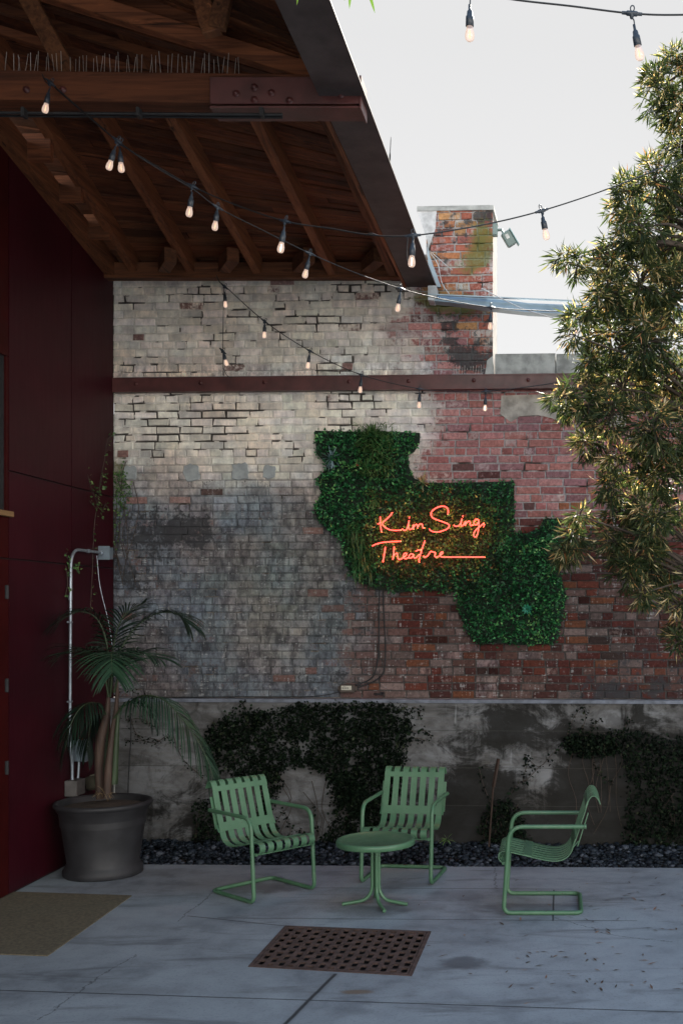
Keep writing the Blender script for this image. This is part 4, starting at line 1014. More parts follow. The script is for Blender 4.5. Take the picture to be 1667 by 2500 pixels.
cable("cable", 'black cable lying along the ledge from the power supply to the palm', [wpx(838, 1686, .05), wpx(800, 1696, .07), wpx(740, 1701, .06), wpx(600, 1701, .07), wpx(450, 1703, .06), wpx(340, 1706, .08), wpx(322, 1712, .12)] +
      [wpx(322, 1800, .13), wpx(318, 1860, .13), wpx(314, 1960, .14), wpx(310, 2040, .15)], .0045)
mb = MB(); c0 = wpx(925, 1701, .07); pts = [c0 + Vector((math.cos(a) * .042, math.sin(a) * .03, .012 + a * .002)) for a in np.linspace(0, 14, 46)]; mb.tube(pts, .004, 6); tag(mb.build("cable_coil", M_BLACK), 'small coil of black cable lying on the ledge', 'cable coil')

# ------------------------------------------------------------------ conduit and boxes on the maroon wall
co = empty("wall_conduit", (XR + .03, 8.95, 1.7)); tag(co, 'pale metal conduit rising up the maroon wall to a small box', 'conduit')
xo = XR + .035
yc = 8.96
pts = [(xo, 9.60, 2.60), (xo, yc + .02, 2.60), (xo, yc - .0, .98), (xo, yc + .045, .86), (xo, yc + .045, .70)]
pts = fillet(pts, [0, .16, .08, .08, 0], 10); mb = MB(); mb.tube(pts, .0125, 12)
for (y, z) in ((yc + .01, 2.2), (yc + .005, 1.0)): mb.tube([(xo, y, z - .02), (xo, y, z + .02)], .0165, 12)
mb.tube([(xo, 9.56, 2.60), (xo, 9.60, 2.60)], .02, 12); mb.tube([(xo, 9.3, 2.60), (xo, 9.33, 2.60)], .017, 12)
kid(mb.build("pipe", M_GALV), co)
for z in (2.0, 1.35): mb = MB(); mb.box((xo, yc, z), (.034, .045, .016), bev=.003); kid(mb.build("pipe_clamp", M_GALV), co)
mb = MB(); mb.box((XR + .045, 9.66, 2.60), (.08, .11, .105), bev=.004); kid(mb.build("junction_box", M_BOX), co)
mb = MB(); mb.box((XR + .05, 9.602, 2.60), (.1, .006, .12)); kid(mb.build("box_cover", M_BOX), co)
so = empty("socket_box", (XR + .06, 9.13, .93)); tag(so, 'grey electrical outlet box with a red-tipped switch beside the conduit', 'outlet box')
mb = MB(); mb.box((XR + .055, 9.13, .93), (.11, .12, .175), bev=.006); kid(mb.build("housing", M_BOX), so)
mb = MB(); mb.box((XR + .112, 9.13, .93), (.006, .125, .18), bev=.001); mb.box((XR + .07, 9.066, .93), (.07, .006, .16)); kid(mb.build("face_plate", simple("pale_blue_grey_plate", (.16, .21, .25), .4)), so)
mb = MB()
for z in (.965, .90): mb.box((XR + .118, 9.14, z), (.006, .035, .045), bev=.002)
kid(mb.build("socket", M_BLACK), so)
mb = MB(); mb.tube([(XR + .06, 9.12, 1.015), (XR + .06, 9.12, 1.04)], .011, 10); kid(mb.build("switch_button", simple("red_button", (.45, .03, .02), .4)), so)
mb = MB(); mb.tube([(XR + .05, 9.10, .845), (XR + .045, 9.09, .70)], .011, 8); kid(mb.build("conduit_stub", M_GALV), so)
lb = empty("lower_box", (XR + .06, 9.0, .64)); tag(lb, 'plain grey metal box at the foot of the conduit behind the planter', 'junction box')
mb = MB(); mb.box((XR + .05, 9.02, .64), (.10, .17, .13), bev=.005); kid(mb.build("housing", simple("dull_grey_box", (.085, .08, .078), .6)), lb)
fl = empty("flood_lamp", (XR + .12, 9.35, .65)); tag(fl, 'dull olive lamp housing next to the grey box behind the planter', 'lamp')
mb = MB(); mb.beam((XR + .03, 9.35, .62), (XR + .22, 9.30, .66), .15, .12, bev=.02); kid(mb.build("lamp_housing", simple("olive_metal", (.06, .055, .04), .6)), fl)
for k in (-.03, .03): mb = MB(); mb.beam((XR + .05, 9.35 + k, .69), (XR + .23, 9.30 + k, .725), .012, .01); kid(mb.build("rib", simple("pale_rib", (.25, .24, .18), .6)), fl)
cable("cable", 'pale thin wire hanging from the small junction box into the palm', [(XR + .03, 9.50, 2.57), (XR + .05, 9.52, 2.3), (XR + .12, 9.55, 1.95), (XR + .16, 9.56, 1.6)], .004, mat=M_GALV)
cable("cable", 'thin light pipe running down the corner behind the palm stems', [(-3.86, 9.6, 1.1), (-3.86, 9.6, .5), (-3.86, 9.6, .03)], .008, mat=simple("pale_grey_pvc", (.3, .3, .28), .6), cat='pipe')

# ------------------------------------------------------------------ security camera on the pier
sc2 = empty("security_camera", tuple(P(1215, 572, 9.8))); tag(sc2, 'grey-green security camera on a bracket at the pier corner', 'security camera')
M_CAM = simple("grey_green_plastic", (.17, .23, .215), .45, 0, .08)
Yc = 9.72
mb = MB(); mb.box(P(1208, 562, Yc), (.045, .07, .105), bev=.006); mb.tube([P(1208, 562, Yc), P(1224, 561, Yc), P(1230, 572, Yc - .03)], .013, 8); kid(mb.build("bracket", M_CAM), sc2)
Mc = Matrix.Rotation(R(58), 3, 'Y') @ Matrix.Rotation(R(12), 3, 'Z')
mb = MB(); mb.box(P(1241, 583, Yc - .04), (.13, .085, .085), Mc, bev=.008); kid(mb.build("camera_body", M_CAM), sc2)
mb = MB(); Mv = Mc; c0 = P(1241, 583, Yc - .04); mb.box(c0 + Mv @ Vector((.012, 0, .048)), (.165, .1, .008), Mv, bev=.002); kid(mb.build("sun_hood", simple("pale_teal_hood", (.2, .33, .33), .45)), sc2)
mb = MB(); mb.box(c0 + Mv @ Vector((-.02, -.044, -.005)), (.04, .002, .03), Mv); kid(mb.build("label_plate", simple("white_sticker", (.6, .6, .58), .5)), sc2)
mb = MB(); mb.tube([c0 + Mv @ Vector((.064, 0, -.005)), c0 + Mv @ Vector((.07, 0, -.005))], .03, 14); kid(mb.build("lens", M_DGL), sc2)
cable("wire", 'thin pale wire slanting down the left of the orange brick pier', [P(1050, 618, 9.6), P(1068, 645, 9.6), P(1078, 690, 9.6), P(1096, 718, 9.6)], .004, mat=M_WHITE, cat='wire')
cable("wire", 'taut pale wire sloping down past the blue-grey gutter', [P(1175, 704, 9.55), P(1230, 732, 9.45), P(1285, 757, 9.3), P(1400, 790, 9.1)], .004, mat=M_WHITE, cat='wire')
cable("wire", 'thin pale wire crossing the left part of the brick pier', [P(1055, 618, 9.64), P(1080, 640, 9.64), P(1104, 660, 9.64)], .003, mat=M_WHITE, cat='wire')
mb = MB(); a = P(950, 400, 7.6); mb.tube(crm([P(951, 396, 7.62), P(952, 372, 7.6), P(954, 334, 7.58)], 4), [.006] * 4 + [.003] * 4 + [.0012], 6); tag(mb.build("metal_rod", M_BLACK), 'short dark rod sticking up above the roof edge', 'rod')

# ------------------------------------------------------------------ bird spikes
def spikes(name, label, base_fn, n, hgt, r, lean=.12):
    root = empty(name, tuple(base_fn(.5)))
    mb = MB(); mb.beam(base_fn(0), base_fn(1), .03, .004); kid(mb.build("base_strip", M_GALV), root)
    proto = []
    for k in range(4):
        mb = MB(); d = Vector((random.uniform(-lean, lean) * .6, random.uniform(-.1, .1), 1)) * hgt * (1, 1.03, .97, .9)[k]; mb.tube([(0, 0, 0), d], r, 5); mb.lathe([(r * 2, 0), (r * 1.6, .006), (0, .008)], seg=6)
        proto.append(mb)
    for k in range(n):
        p = base_fn((k + .5) / n + random.uniform(-.004, .004)); m = proto[random.choice((0, 1, 2, 3))]
        if k < 4: o = proto[k].build("spike", M_SPK); ob_list.append(o)
        else: o = random.choice(ob_list[-4:]).copy(); COL.objects.link(o)
        o.parent = root; o.location = Vector(p) - Vector(root.location) + Vector((0, random.uniform(-.02, .05), 0)); o.rotation_euler = (random.uniform(-.06, .06), random.gauss(0, .06), 0)
    return tag(root, label, 'bird spikes')
M_SPK = simple("spike_wire", (.55, .53, .5), .35, .6, .1); ob_list = []
ta = P(8, 181, 6.26); tb2 = P(585, 188, 6.26)
spikes("bird_spikes", 'long row of thin bird spikes on top of the truss tie beam', lambda t: ta.lerp(tb2, t), 50, .128, .0017)
wa, wb2 = W(1105, 925)[0], W(1178, 925)[0]
spikes("bird_spikes", 'short row of bird spikes on the steel channel below the sooty bricks', lambda t: wp(wa + (wb2 - wa) * t, zt0 + .003, .05), 11, .085, .0013, .03)
wa2, wb3 = W(300, 925)[0], W(880, 925)[0]
spikes("bird_spikes", 'long faint row of bird spikes along the steel channel under the canopy', lambda t: wp(wa2 + (wb3 - wa2) * t, zt0 + .003, .05), 70, .05, .0011, .05)

# ------------------------------------------------------------------ string lights
GLS = NG("bulb_glass"); tr = GLS.n("ShaderNodeBsdfTransparent"); tr.inputs[0].default_value = (.96, .93, .9, 1); gls = GLS.n("ShaderNodeBsdfGlossy"); gls.inputs[1].default_value = .08
em = GLS.n("ShaderNodeEmission"); em.inputs[0].default_value = (1, .72, .58, 1); em.inputs[1].default_value = .45
lwt = GLS.n("ShaderNodeLayerWeight"); lwt.inputs[0].default_value = .35
m1 = GLS.n("ShaderNodeMixShader"); GLS.t.links.new(lwt.outputs['Facing'], m1.inputs[0]); GLS.t.links.new(tr.outputs[0], m1.inputs[1]); GLS.t.links.new(gls.outputs[0], m1.inputs[2])
ad = GLS.n("ShaderNodeMixShader"); ad.inputs[0].default_value = .24; GLS.t.links.new(m1.outputs[0], ad.inputs[1]); GLS.t.links.new(em.outputs[0], ad.inputs[2]); GLS.t.links.new(ad.outputs[0], GLS.out.inputs[0])
M_GLASS = GLS.m; M_FIL = emis("glowing_filament", (1, .5, .25), .5); M_FILB = emis("bright_filament", (1, .75, .5), 4)
M_SOCK = simple("blue_black_socket", (.022, .03, .042), .42, 0, .15)
def lathe_mb(prof, seg=14): m = MB(); m.lathe(prof, seg=seg); return m
socket_me = lathe_mb([(0, .012), (.005, .012), (.0055, -.008), (.010, -.014), (.0115, -.030), (.0145, -.033), (.0150, -.068), (.0125, -.070), (0, -.070)])
bulb_me = lathe_mb([(.0115, -.068), (.0125, -.078), (.0165, -.092), (.0178, -.106), (.0160, -.116), (.011, -.122), (0, -.124)], 16)
bulb_me.lathe([(0, -.078), (.0022, -.082), (.0026, -.106), (.0016, -.114), (0, -.115)], seg=6, mat=1)
conn_me = MB(); conn_me.tube([(-.038, 0, 0), (-.022, 0, 0), (-.018, 0, 0), (.018, 0, 0), (.022, 0, 0), (.038, 0, 0)], [.006, .0065, .0095, .0095, .0065, .006], 8)
conn_me.lathe([(.0095, 0), (.008, -.012), (.005, -.02), (0, -.021)], seg=8)
conn_me.tube([(math.sin(a) * .0075, 0, .019 + -math.cos(a) * .011) for a in np.linspace(0, 6.283, 13)], .0025, 5)
o_conn = o_sock = o_bulb = o_bulbB = None
def string(label, path, lamps, r=.0036, extra=(), bright=()):
    """path: display px x, y, depth. lamps: connector (x, y, Y) and the middle of its bulb (x, y)"""
    global o_conn, o_sock, o_bulb, o_bulbB
    p0 = D(*path[len(path) // 2]); root = empty("string_lights", tuple(p0)); tag(root, label, 'string lights', 'strings of lights over the patio')
    mb = MB(); cp_ = crm([D(*p) for p in path], 6); mb.tube(cp_, r, 7)
    for e in extra: mb.tube(crm([D(*p) for p in e], 6), r * .8, 6)
    kid(mb.build("cable", M_BLACK), root)
    for i, (cx, cy, Y, bx, by) in enumerate(lamps):
        c = D(cx, cy, Y); b = D(bx, by, Y); k = min(range(len(cp_)), key=lambda q: (cp_[q] - c).length); a1 = cp_[max(0, k - 1)]; a2 = cp_[min(len(cp_) - 1, k + 1)]
        t = (a2 - a1).normalized()
        if o_conn is None: o_conn = conn_me.build("connector", M_SOCK); o = o_conn
        else: o = o_conn.copy(); COL.objects.link(o)
        o.parent = root; o.location = c - p0; yaw = math.atan2(t.y, t.x); o.rotation_euler = (0, -math.asin(max(-1, min(1, t.z))), yaw)
        d = (c - b); L = d.length; d.normalize(); top = b + d * .100
        if L > .11:
            mb = MB(); sw = Vector((random.uniform(-.006, .006), 0, 0)); mb.tube(crm([c - Vector((0, 0, .015)), (c + top) / 2 + sw, top + d * .0], 4), .0025, 6); kid(mb.build("drop_wire", M_SOCK), root)
        if o_sock is None: o_sock = socket_me.build("socket", M_SOCK); o = o_sock
        else: o = o_sock.copy(); COL.objects.link(o)
        o.parent = root; o.location = top - p0; rot = Vector((0, 0, 1)).rotation_difference(d).to_euler(); o.rotation_euler = rot
        br = i in bright
        if br and o_bulbB is None: o_bulbB = bulb_me.build("bulb", [M_GLASS, M_FILB]); bb = o_bulbB
        elif not br and o_bulb is None: o_bulb = bulb_me.build("bulb", [M_GLASS, M_FIL]); bb = o_bulb
        else: bb = (o_bulbB if br else o_bulb).copy(); COL.objects.link(bb)
        bb.parent = o
    return root
string('string of lights crossing the sky at the top right corner', [(980, -35, 4.0), (1078, -18, 4.05), (1185, 0, 4.1), (1310, 14, 4.1), (1450, 31, 4.1), (1568, 34, 4.1), (1750, 26, 4.1)],
       [(1078, -18, 4.05, 1078, 80), (1450, 31, 4.1, 1467, 124), (1790, 22, 4.1, 1795, 110)])
string('upper string of lights from the truss corner past the brick pier into the tree', [(100, 178, 6.12), (122, 195, 6.1), (270, 323, 6.0), (350, 375, 5.95), (443, 428, 5.9), (540, 470, 5.8), (655, 508, 5.6), (760, 525, 5.5), (853, 540, 5.35), (948, 541, 5.25), (1100, 518, 5.3), (1243, 484, 5.4), (1400, 432, 5.7), (1520, 384, 6.2), (1640, 335, 6.8)],
       [(117, 190, 6.1, 105, 250), (270, 323, 6.0, 252, 381), (443, 428, 5.9, 435, 488), (655, 508, 5.6, 645, 570), (948, 541, 5.25, 945, 602), (1243, 484, 5.4, 1253, 540)],
       extra=[[(98, 170, 6.12), (105, 188, 6.1), (113, 192, 6.1), (118, 192, 6.1)], [(936, 545, 5.25), (934, 575, 5.25), (935, 600, 5.25)], [(838, 540, 5.37), (853, 536, 5.35), (868, 541, 5.34)]], bright=(3, 4))
string('lower string of lights sagging in front of the blue-grey gutter to the tree', [(110, 184, 6.16), (150, 222, 6.12), (275, 328, 6.05), (360, 385, 6.1), (443, 434, 6.2), (500, 476, 6.35), (600, 527, 6.6), (712, 582, 6.8), (815, 626, 7.1), (920, 663, 7.4), (1020, 688, 7.8), (1127, 706, 8.1), (1230, 713, 8.4), (1320, 715, 8.6), (1450, 708, 8.9), (1600, 690, 9.2)],
       [(275, 328, 6.05, 279, 386), (500, 476, 6.35, 494, 520), (712, 582, 6.8, 701, 630), (920, 663, 7.4, 913, 708), (1127, 706, 8.1, 1125, 750), (1320, 715, 8.6, 1322, 760)])
string('farthest string of lights sagging across the steel channel near the bricks', [(497, 632, 9.5), (505, 648, 9.5), (520, 660, 9.45), (608, 738, 9.4), (712, 806, 9.35), (830, 861, 9.3), (963, 893, 9.3), (1040, 899, 9.3), (1115, 899, 9.3), (1200, 890, 9.3), (1275, 879, 9.3), (1330, 868, 9.3), (1480, 850, 9.25)],
       [(516, 658, 9.45, 518, 700), (608, 738, 9.4, 607, 770), (712, 806, 9.35, 707, 840), (830, 861, 9.3, 827, 896), (963, 893, 9.3, 962, 931), (1115, 899, 9.3, 1113, 938), (512, 806, 9.5, 520, 834)],
       extra=[[(514, 660, 9.5), (513, 730, 9.52), (512, 806, 9.5), (513, 862, 9.5)], [(512, 842, 9.5), (520, 860, 9.5), (530, 868, 9.5)]], r=.0038, bright=(5,))

# ------------------------------------------------------------------ planter and palm
PX, PY_ = -3.60, 8.74
pot = empty("planter_pot", (PX, PY_, 0)); tag(pot, 'large round dark planter pot by the maroon wall', 'plant pot')
M_POT = simple("dark_glazed_clay", (.02, .02, .023), .6, 0, .25, 6, .1)
mb = MB(); mb.lathe([(0, 0), (.292, 0), (.300, .01), (.300, .045), (.283, .075), (.272, .10), (.292, .25), (.318, .42), (.332, .50), (.346, .52), (.352, .535)], seg=64); mb.build("pot_body", M_POT, pot)
mb = MB(); mb.lathe([(.352, .535), (.368, .55), (.372, .565), (.366, .578), (.352, .582), (.337, .577), (.330, .56), (.325, .52), (.322, .40)], seg=64); mb.build("rim", M_POT, pot)
mb = MB(); mb.lathe([(.326, .53), (.25, .535), (.15, .55), (0, .56)], seg=48); mb.build("soil", M_SOIL, pot)
palm = empty("potted_palm", (PX - .03, PY_, .55)); tag(palm, 'feather palm with arching dark fronds growing in the planter', 'palm')
M_STEM = simple("palm_stem", (.055, .033, .024), .7, 0, .35, 14, .4, stretch=(3, 3, .4)); M_STEMG = simple("green_palm_sheath", (.03, .05, .022), .5, 0, .3, 14, stretch=(3, 3, .4))
def trunk(pts, rs, mat, name="trunk"):
    mb = MB(); P_ = crm(pts, 6); n = len(P_); rr = [rs[min(len(rs) - 1, int(i / (n - 1) * (len(rs) - 1)))] * (1 - ((i / (n - 1) * (len(rs) - 1)) % 1)) + rs[min(len(rs) - 1, int(i / (n - 1) * (len(rs) - 1)) + 1)] * ((i / (n - 1) * (len(rs) - 1)) % 1) for i in range(n)]
    mb.tube(P_, rr, 12); return kid(mb.build(name, mat), palm)
trunk([D(230, 1835, 8.78), D(228, 1760, 8.78), D(232, 1700, 8.78), D(246, 1640, 8.78), D(250, 1590, 8.78)], [.03, .034, .04, .026, .012], M_STEM)
trunk([D(246, 1832, 8.70), D(250, 1760, 8.70), D(258, 1690, 8.72), D(268, 1620, 8.74), D(270, 1560, 8.76)], [.034, .030, .022, .016, .010], M_STEM)
trunk([D(238, 1828, 8.9), D(240, 1740, 8.9), D(247, 1640, 8.88), D(252, 1560, 8.86)], [.026, .022, .02, .012], M_STEMG)
trunk([D(226, 1800, 8.84), D(224, 1720, 8.84), D(226, 1690, 8.84)], [.03, .014, .004], M_STEMG, "leaf_sheath"); trunk([D(262, 1800, 8.74), D(268, 1700, 8.72), D(272, 1640, 8.72)], [.03, .02, .012], M_STEMG, "leaf_sheath")
sp_l = [(D(238 + random.gauss(0, 8), 1822, 8.74 + random.gauss(0, .05)), Vector((random.gauss(0, 1), random.gauss(0, 1), rnd(.1, .9))), rnd(.05, .13), .005, rnd(.5, 2), random.random()) for _ in range(60)]
kid(strands(sp_l, simple("dry_fibre", (.22, .16, .09), .9), "dry_fibres", palm), palm)
def frond(pts, L, n, spread, droop, name="frond", start=.22, wd=.0135, shade=.5):
    P_ = crm(pts, 10); m = len(P_); mb = MB(); mb.tube(P_, [.008 * (1 - .85 * i / (m - 1)) + .0012 for i in range(m)], 6, mat=1)
    fr = mb.build(name, [M_PALM, M_STEMG], attrs={'shade': [(.5, 0, 0, 1)] * len(mb.v)}); kid(fr, palm)
    V = []; Fc = []; A = []
    for s in (-1, 1):
        for k in range(n):
            t = start + (1 - start) * (k + random.uniform(-.2, .2)) / (n - 1); t = min(.995, max(start, t)); f = t * (m - 1); i = int(f); p = P_[i].lerp(P_[min(i + 1, m - 1)], f - i)
            T = (P_[min(i + 2, m - 1)] - P_[max(i - 2, 0)]).normalized(); side = T.cross(Vector((0, 0, 1)))
            if side.length < .15: side = Vector((1, 0, 0))
            side.normalize(); up = side.cross(T)
            e = (t - start) / (1 - start); ang = R(62 - 34 * e) * spread; LL = L * .86 * (.55 + .6 * math.sin(math.pi * min(1, .12 + .8 * e))) * random.uniform(.9, 1.08)
            d = (T * math.cos(ang) + side * s * math.sin(ang) + up * random.uniform(.05, .25)).normalized(); wv = T.cross(d).normalized(); wv = d.cross(wv); q = p.copy(); b = len(V); w0 = wd * random.uniform(.85, 1.1)
            sg = 5; shd = min(1, max(0, shade + random.uniform(-.35, .35)))
            nrm_ = d.cross(T).normalized(); wdir = nrm_.cross(d).normalized()
            for j in range(sg + 1):
                tt = j / sg; w2 = w0 * .5 * (math.sin(math.pi * (.15 + .85 * tt)) ** .6 if j < sg else .03)
                V += [tuple(q - wdir * w2), tuple(q + wdir * w2)]; A += [(shd, 0, 0, 1)] * 2
                d = (d + Vector((0, 0, -droop / sg * (.5 + tt)))).normalized(); q = q + d * (LL / sg)
            for j in range(sg): Fc.append((b + 2 * j, b + 2 * j + 1, b + 2 * j + 3, b + 2 * j + 2))
    kid(npmesh("leaflets", V, Fc, M_PALM, attrs={'shade': A}), palm).name = "leaflets"
frond([D(252, 1600, 8.78), D(262, 1530, 8.8), D(300, 1455, 8.85), D(350, 1413, 8.9), D(400, 1408, 8.9), D(432, 1432, 8.85)], .36, 38, .9, 1.1, shade=.3)
frond([D(262, 1650, 8.72), D(285, 1622, 8.68), D(330, 1598, 8.6), D(380, 1610, 8.5), D(430, 1665, 8.42), D(470, 1730, 8.38), D(492, 1790, 8.36)], .42, 44, .85, 2.4, shade=.7)
frond([D(250, 1580, 8.78), D(246, 1480, 8.75), D(222, 1420, 8.7), D(180, 1405, 8.62), D(135, 1428, 8.58)], .30, 30, 1.0, 1.2, shade=.35)
frond([D(254, 1600, 8.76), D(258, 1540, 8.7), D(256, 1500, 8.5), D(256, 1505, 8.25), D(258, 1545, 8.08)], .40, 34, 1.0, .8, shade=.8, start=.3)
frond([D(244, 1640, 8.76), D(222, 1615, 8.66), D(190, 1622, 8.5), D(165, 1660, 8.42), D(150, 1720, 8.4)], .34, 28, .8, 2.2, shade=.25)
frond([D(256, 1590, 8.85), D(262, 1480, 8.95), D(285, 1415, 9.1), D(330, 1385, 9.25)], .30, 26, .9, .9, shade=.15)
frond([D(250, 1600, 8.74), D(236, 1540, 8.66), D(200, 1495, 8.5), D(150, 1500, 8.4)], .34, 26, 1.0, .9, shade=.6)
frond([D(262, 1590, 8.74), D(282, 1530, 8.7), D(320, 1500, 8.66), D(362, 1510, 8.6)], .34, 28, 1.0, .7, shade=.65)
frond([D(240, 1660, 8.9), D(228, 1640, 8.95), D(210, 1660, 9.0), D(200, 1720, 9.0)], .3, 20, .7, 2.4, shade=.1)
frond([D(268, 1630, 8.8), D(300, 1610, 8.85), D(330, 1612, 8.9), D(345, 1640, 8.9)], .3, 16, .7, 2.4, shade=.3)

# ------------------------------------------------------------------ ivy and creepers
def ivy(name, label, polys, n, out0=.11, spread=.14, size=(.02, .038), tend=(), cat='ivy', mat=None, lo=0.0):
    root = empty(name, tuple(wpx(polys[0][0][0][0] * K if polys else tend[0][0][0] * K, (polys[0][0][0][1] if polys else tend[0][0][1]) * K, out0)))
    tag(root, label, cat); B_ = []; Dd = []; sh = []; mb = MB()
    for poly, wgt in polys:
        xs = [p[0] for p in poly]; ys2 = [p[1] for p in poly]; c = 0
        while c < int(n * wgt):
            x, y = rnd(min(xs), max(xs)), rnd(min(ys2), max(ys2))
            if not inpoly(x + random.gauss(0, 5), y + random.gauss(0, 5), poly): continue
            if fn(x, y, 16, 9) + .5 * fn(x, y, 6, 3) < -.42: c += .3; continue
            p = wpx(x * K, y * K, out0 + random.random() ** 1.5 * spread * (.5 + .8 * abs(fn(x, y, 40, 2) + .4)))
            if p.z < .0: c += 1; continue
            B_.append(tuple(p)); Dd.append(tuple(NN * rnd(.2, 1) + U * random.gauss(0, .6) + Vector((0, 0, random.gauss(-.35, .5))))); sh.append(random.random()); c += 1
        for k in range(8):
            x, y = rnd(min(xs), max(xs)), rnd(min(ys2), max(ys2)); mb.tube(crm([wpx((x + random.gauss(0, 10)) * K, (y + q * 60) * K, out0 + .02) for q in range(4)], 3), .003, 5)
    for path in tend:
        pp = crm([wpx(x * K, y * K, out0 + .008) for x, y in path], 6); mb.tube(pp, .0028, 5)
        for p in pp:
            for _ in range(2):
                if random.random() < .8: B_.append(tuple(p + U * random.gauss(0, .018) + Vector((0, 0, random.gauss(0, .018))) + NN * .01)); Dd.append(tuple(NN * rnd(.3, 1) + U * random.gauss(0, .8) + Vector((0, 0, random.gauss(-.2, .6))))); sh.append(random.random())
    kid(mb.build("stems", M_TWIG), root)
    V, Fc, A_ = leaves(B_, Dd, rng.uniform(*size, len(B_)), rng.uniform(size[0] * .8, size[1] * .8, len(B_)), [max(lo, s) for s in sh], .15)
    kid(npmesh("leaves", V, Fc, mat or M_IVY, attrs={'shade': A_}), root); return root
IV1 = [(472, 1690), (500, 1655), (560, 1632), (640, 1630), (690, 1612), (760, 1618), (820, 1612), (880, 1610), (930, 1625), (950, 1660), (940, 1700), (930, 1740), (925, 1800), (905, 1850), (880, 1900), (850, 1940), (790, 1945), (800, 1880),
       (775, 1820), (745, 1775), (690, 1755), (640, 1765), (600, 1800), (560, 1790), (520, 1765), (490, 1760), (470, 1720)]
ivy("ivy", 'broad dark mass of ivy on the concrete wall behind the chairs', [(IV1, .86), ([(610, 1780), (655, 1760), (640, 1820), (625, 1870), (650, 1920), (600, 1950), (560, 1960), (590, 1880)], .07), ([(760, 1780), (830, 1770), (860, 1850), (840, 1955), (720, 1960), (770, 1880)], .10), ([(445, 1840), (500, 1830), (520, 1960), (450, 1960)], .04)], 15000, spread=.13,
    tend=[[(930, 1660), (950, 1680), (975, 1678), (992, 1690)], [(935, 1700), (955, 1695), (980, 1700)], [(575, 1640), (560, 1615), (568, 1606)], [(650, 1860), (662, 1880), (668, 1910), (655, 1950)], [(720, 1850), (726, 1880), (735, 1920)], [(940, 1640), (950, 1625), (965, 1632), (960, 1650)],
          [(690, 1900), (700, 1920), (712, 1950)], [(520, 1660), (530, 1640), (545, 1625)]])
IV2 = [(1385, 1680), (1420, 1672), (1470, 1676), (1500, 1690), (1600, 1700), (1700, 1690), (1700, 1975), (1500, 1965), (1430, 1960), (1440, 1880), (1445, 1800), (1430, 1740), (1400, 1720)]
ivy("ivy", 'ivy hanging in shadow at the far right of the concrete wall', [(IV2, .75), ([(1290, 1700), (1330, 1680), (1400, 1690), (1420, 1730), (1360, 1740), (1310, 1730)], .12), ([(1120, 1850), (1170, 1830), (1200, 1870), (1230, 1960), (1110, 1962), (1100, 1900)], .16)], 8500, spread=.11,
    tend=[[(1300, 1700), (1312, 1660), (1330, 1630), (1345, 1625)], [(1330, 1690), (1345, 1650), (1340, 1625)], [(1300, 1710), (1270, 1730), (1240, 1760), (1215, 1745), (1205, 1735)], [(1240, 1760), (1210, 1790), (1190, 1800), (1170, 1830), (1160, 1870)], [(1215, 1745), (1205, 1775), (1200, 1800)],
          [(1360, 1740), (1380, 1780), (1410, 1800)], [(1350, 1690), (1370, 1660), (1380, 1650)], [(1100, 1760), (1110, 1800), (1130, 1850)], [(1430, 1690), (1440, 1660), (1450, 1652)]])
ivy("creeper", 'fine creeper looping over the pale concrete behind the palm', [], 0, out0=.105, cat='creeper', size=(.014, .026), tend=[[(300, 1640), (312, 1680), (330, 1700), (360, 1705), (385, 1690), (400, 1700)], [(290, 1700), (320, 1702), (352, 1696), (372, 1704)], [(330, 1600), (335, 1640), (345, 1665), (370, 1670)],
    [(400, 1690), (420, 1740), (450, 1770), (470, 1790)], [(290, 1655), (320, 1650), (350, 1660)], [(270, 1590), (300, 1585), (330, 1600), (350, 1595)]])
ivy("creeper", 'small leafy creeper clinging to the sooty bricks beside the maroon wall', [([(264, 1080), (285, 1085), (300, 1110), (305, 1140), (290, 1175), (270, 1185), (262, 1150)], 1)], 260, out0=.012, spread=.03, size=(.018, .03), cat='creeper', tend=[[(272, 1260), (275, 1200), (278, 1150), (282, 1090), (290, 1060)], [(266, 1240), (268, 1215), (264, 1190)]], mat=M_FERN)
vn = empty("wall_vine", (XR + .02, 9.6, 2.6)); tag(vn, 'thin leafy vine climbing the maroon wall above the palm', 'vine'); B_ = []; Dd = []; mb = MB()
def RW(x, y, o=.02): px, py = x * K, y * K; Y_ = (XR + o) * F / (px - CX); return Vector((XR + o, Y_, CH - (py - CY) / F * Y_))
for path in ([(208, 1400), (212, 1330), (214, 1270), (218, 1200), (226, 1150), (232, 1100), (240, 1060), (246, 1020), (258, 985)], [(224, 1155), (212, 1125), (202, 1090)], [(228, 1130), (238, 1085)], [(224, 1170), (206, 1150)], [(232, 1180), (244, 1155)],
             [(150, 1270), (160, 1290), (172, 1300), (182, 1310)], [(152, 1300), (156, 1340), (150, 1370)]):
    pp = crm([RW(*q) for q in path], 5); mb.tube(pp, .003, 5)
    for p in pp:
        for _ in range(2 if path[0][0] != 208 else 1): B_.append(tuple(p + Vector((.012, random.gauss(0, .03), random.gauss(0, .02))))); Dd.append((rnd(.2, 1), random.gauss(0, .8), random.gauss(-.3, .5)))
kid(mb.build("stems", M_TWIG), vn); V, Fc, A_ = leaves(B_, Dd, rng.uniform(.02, .036, len(B_)), rng.uniform(.014, .024, len(B_)), rng.random(len(B_)), .15); kid(npmesh("leaves", V, Fc, M_FERN, attrs={'shade': A_}), vn)
wd_ = empty("weed", tuple(FL(1092, 2062))); tag(wd_, 'small bright green weed sprouting from the pebbles', 'weed'); c0 = D(1026, 1930, 9.35)
strands([(c0, Vector((random.gauss(0, .8), random.gauss(-.4, .5), rnd(.2, 1))), rnd(.05, .09), .012, rnd(.6, 1.6), rnd(.5, 1)) for _ in range(22)], M_FERN, "blades", wd_)
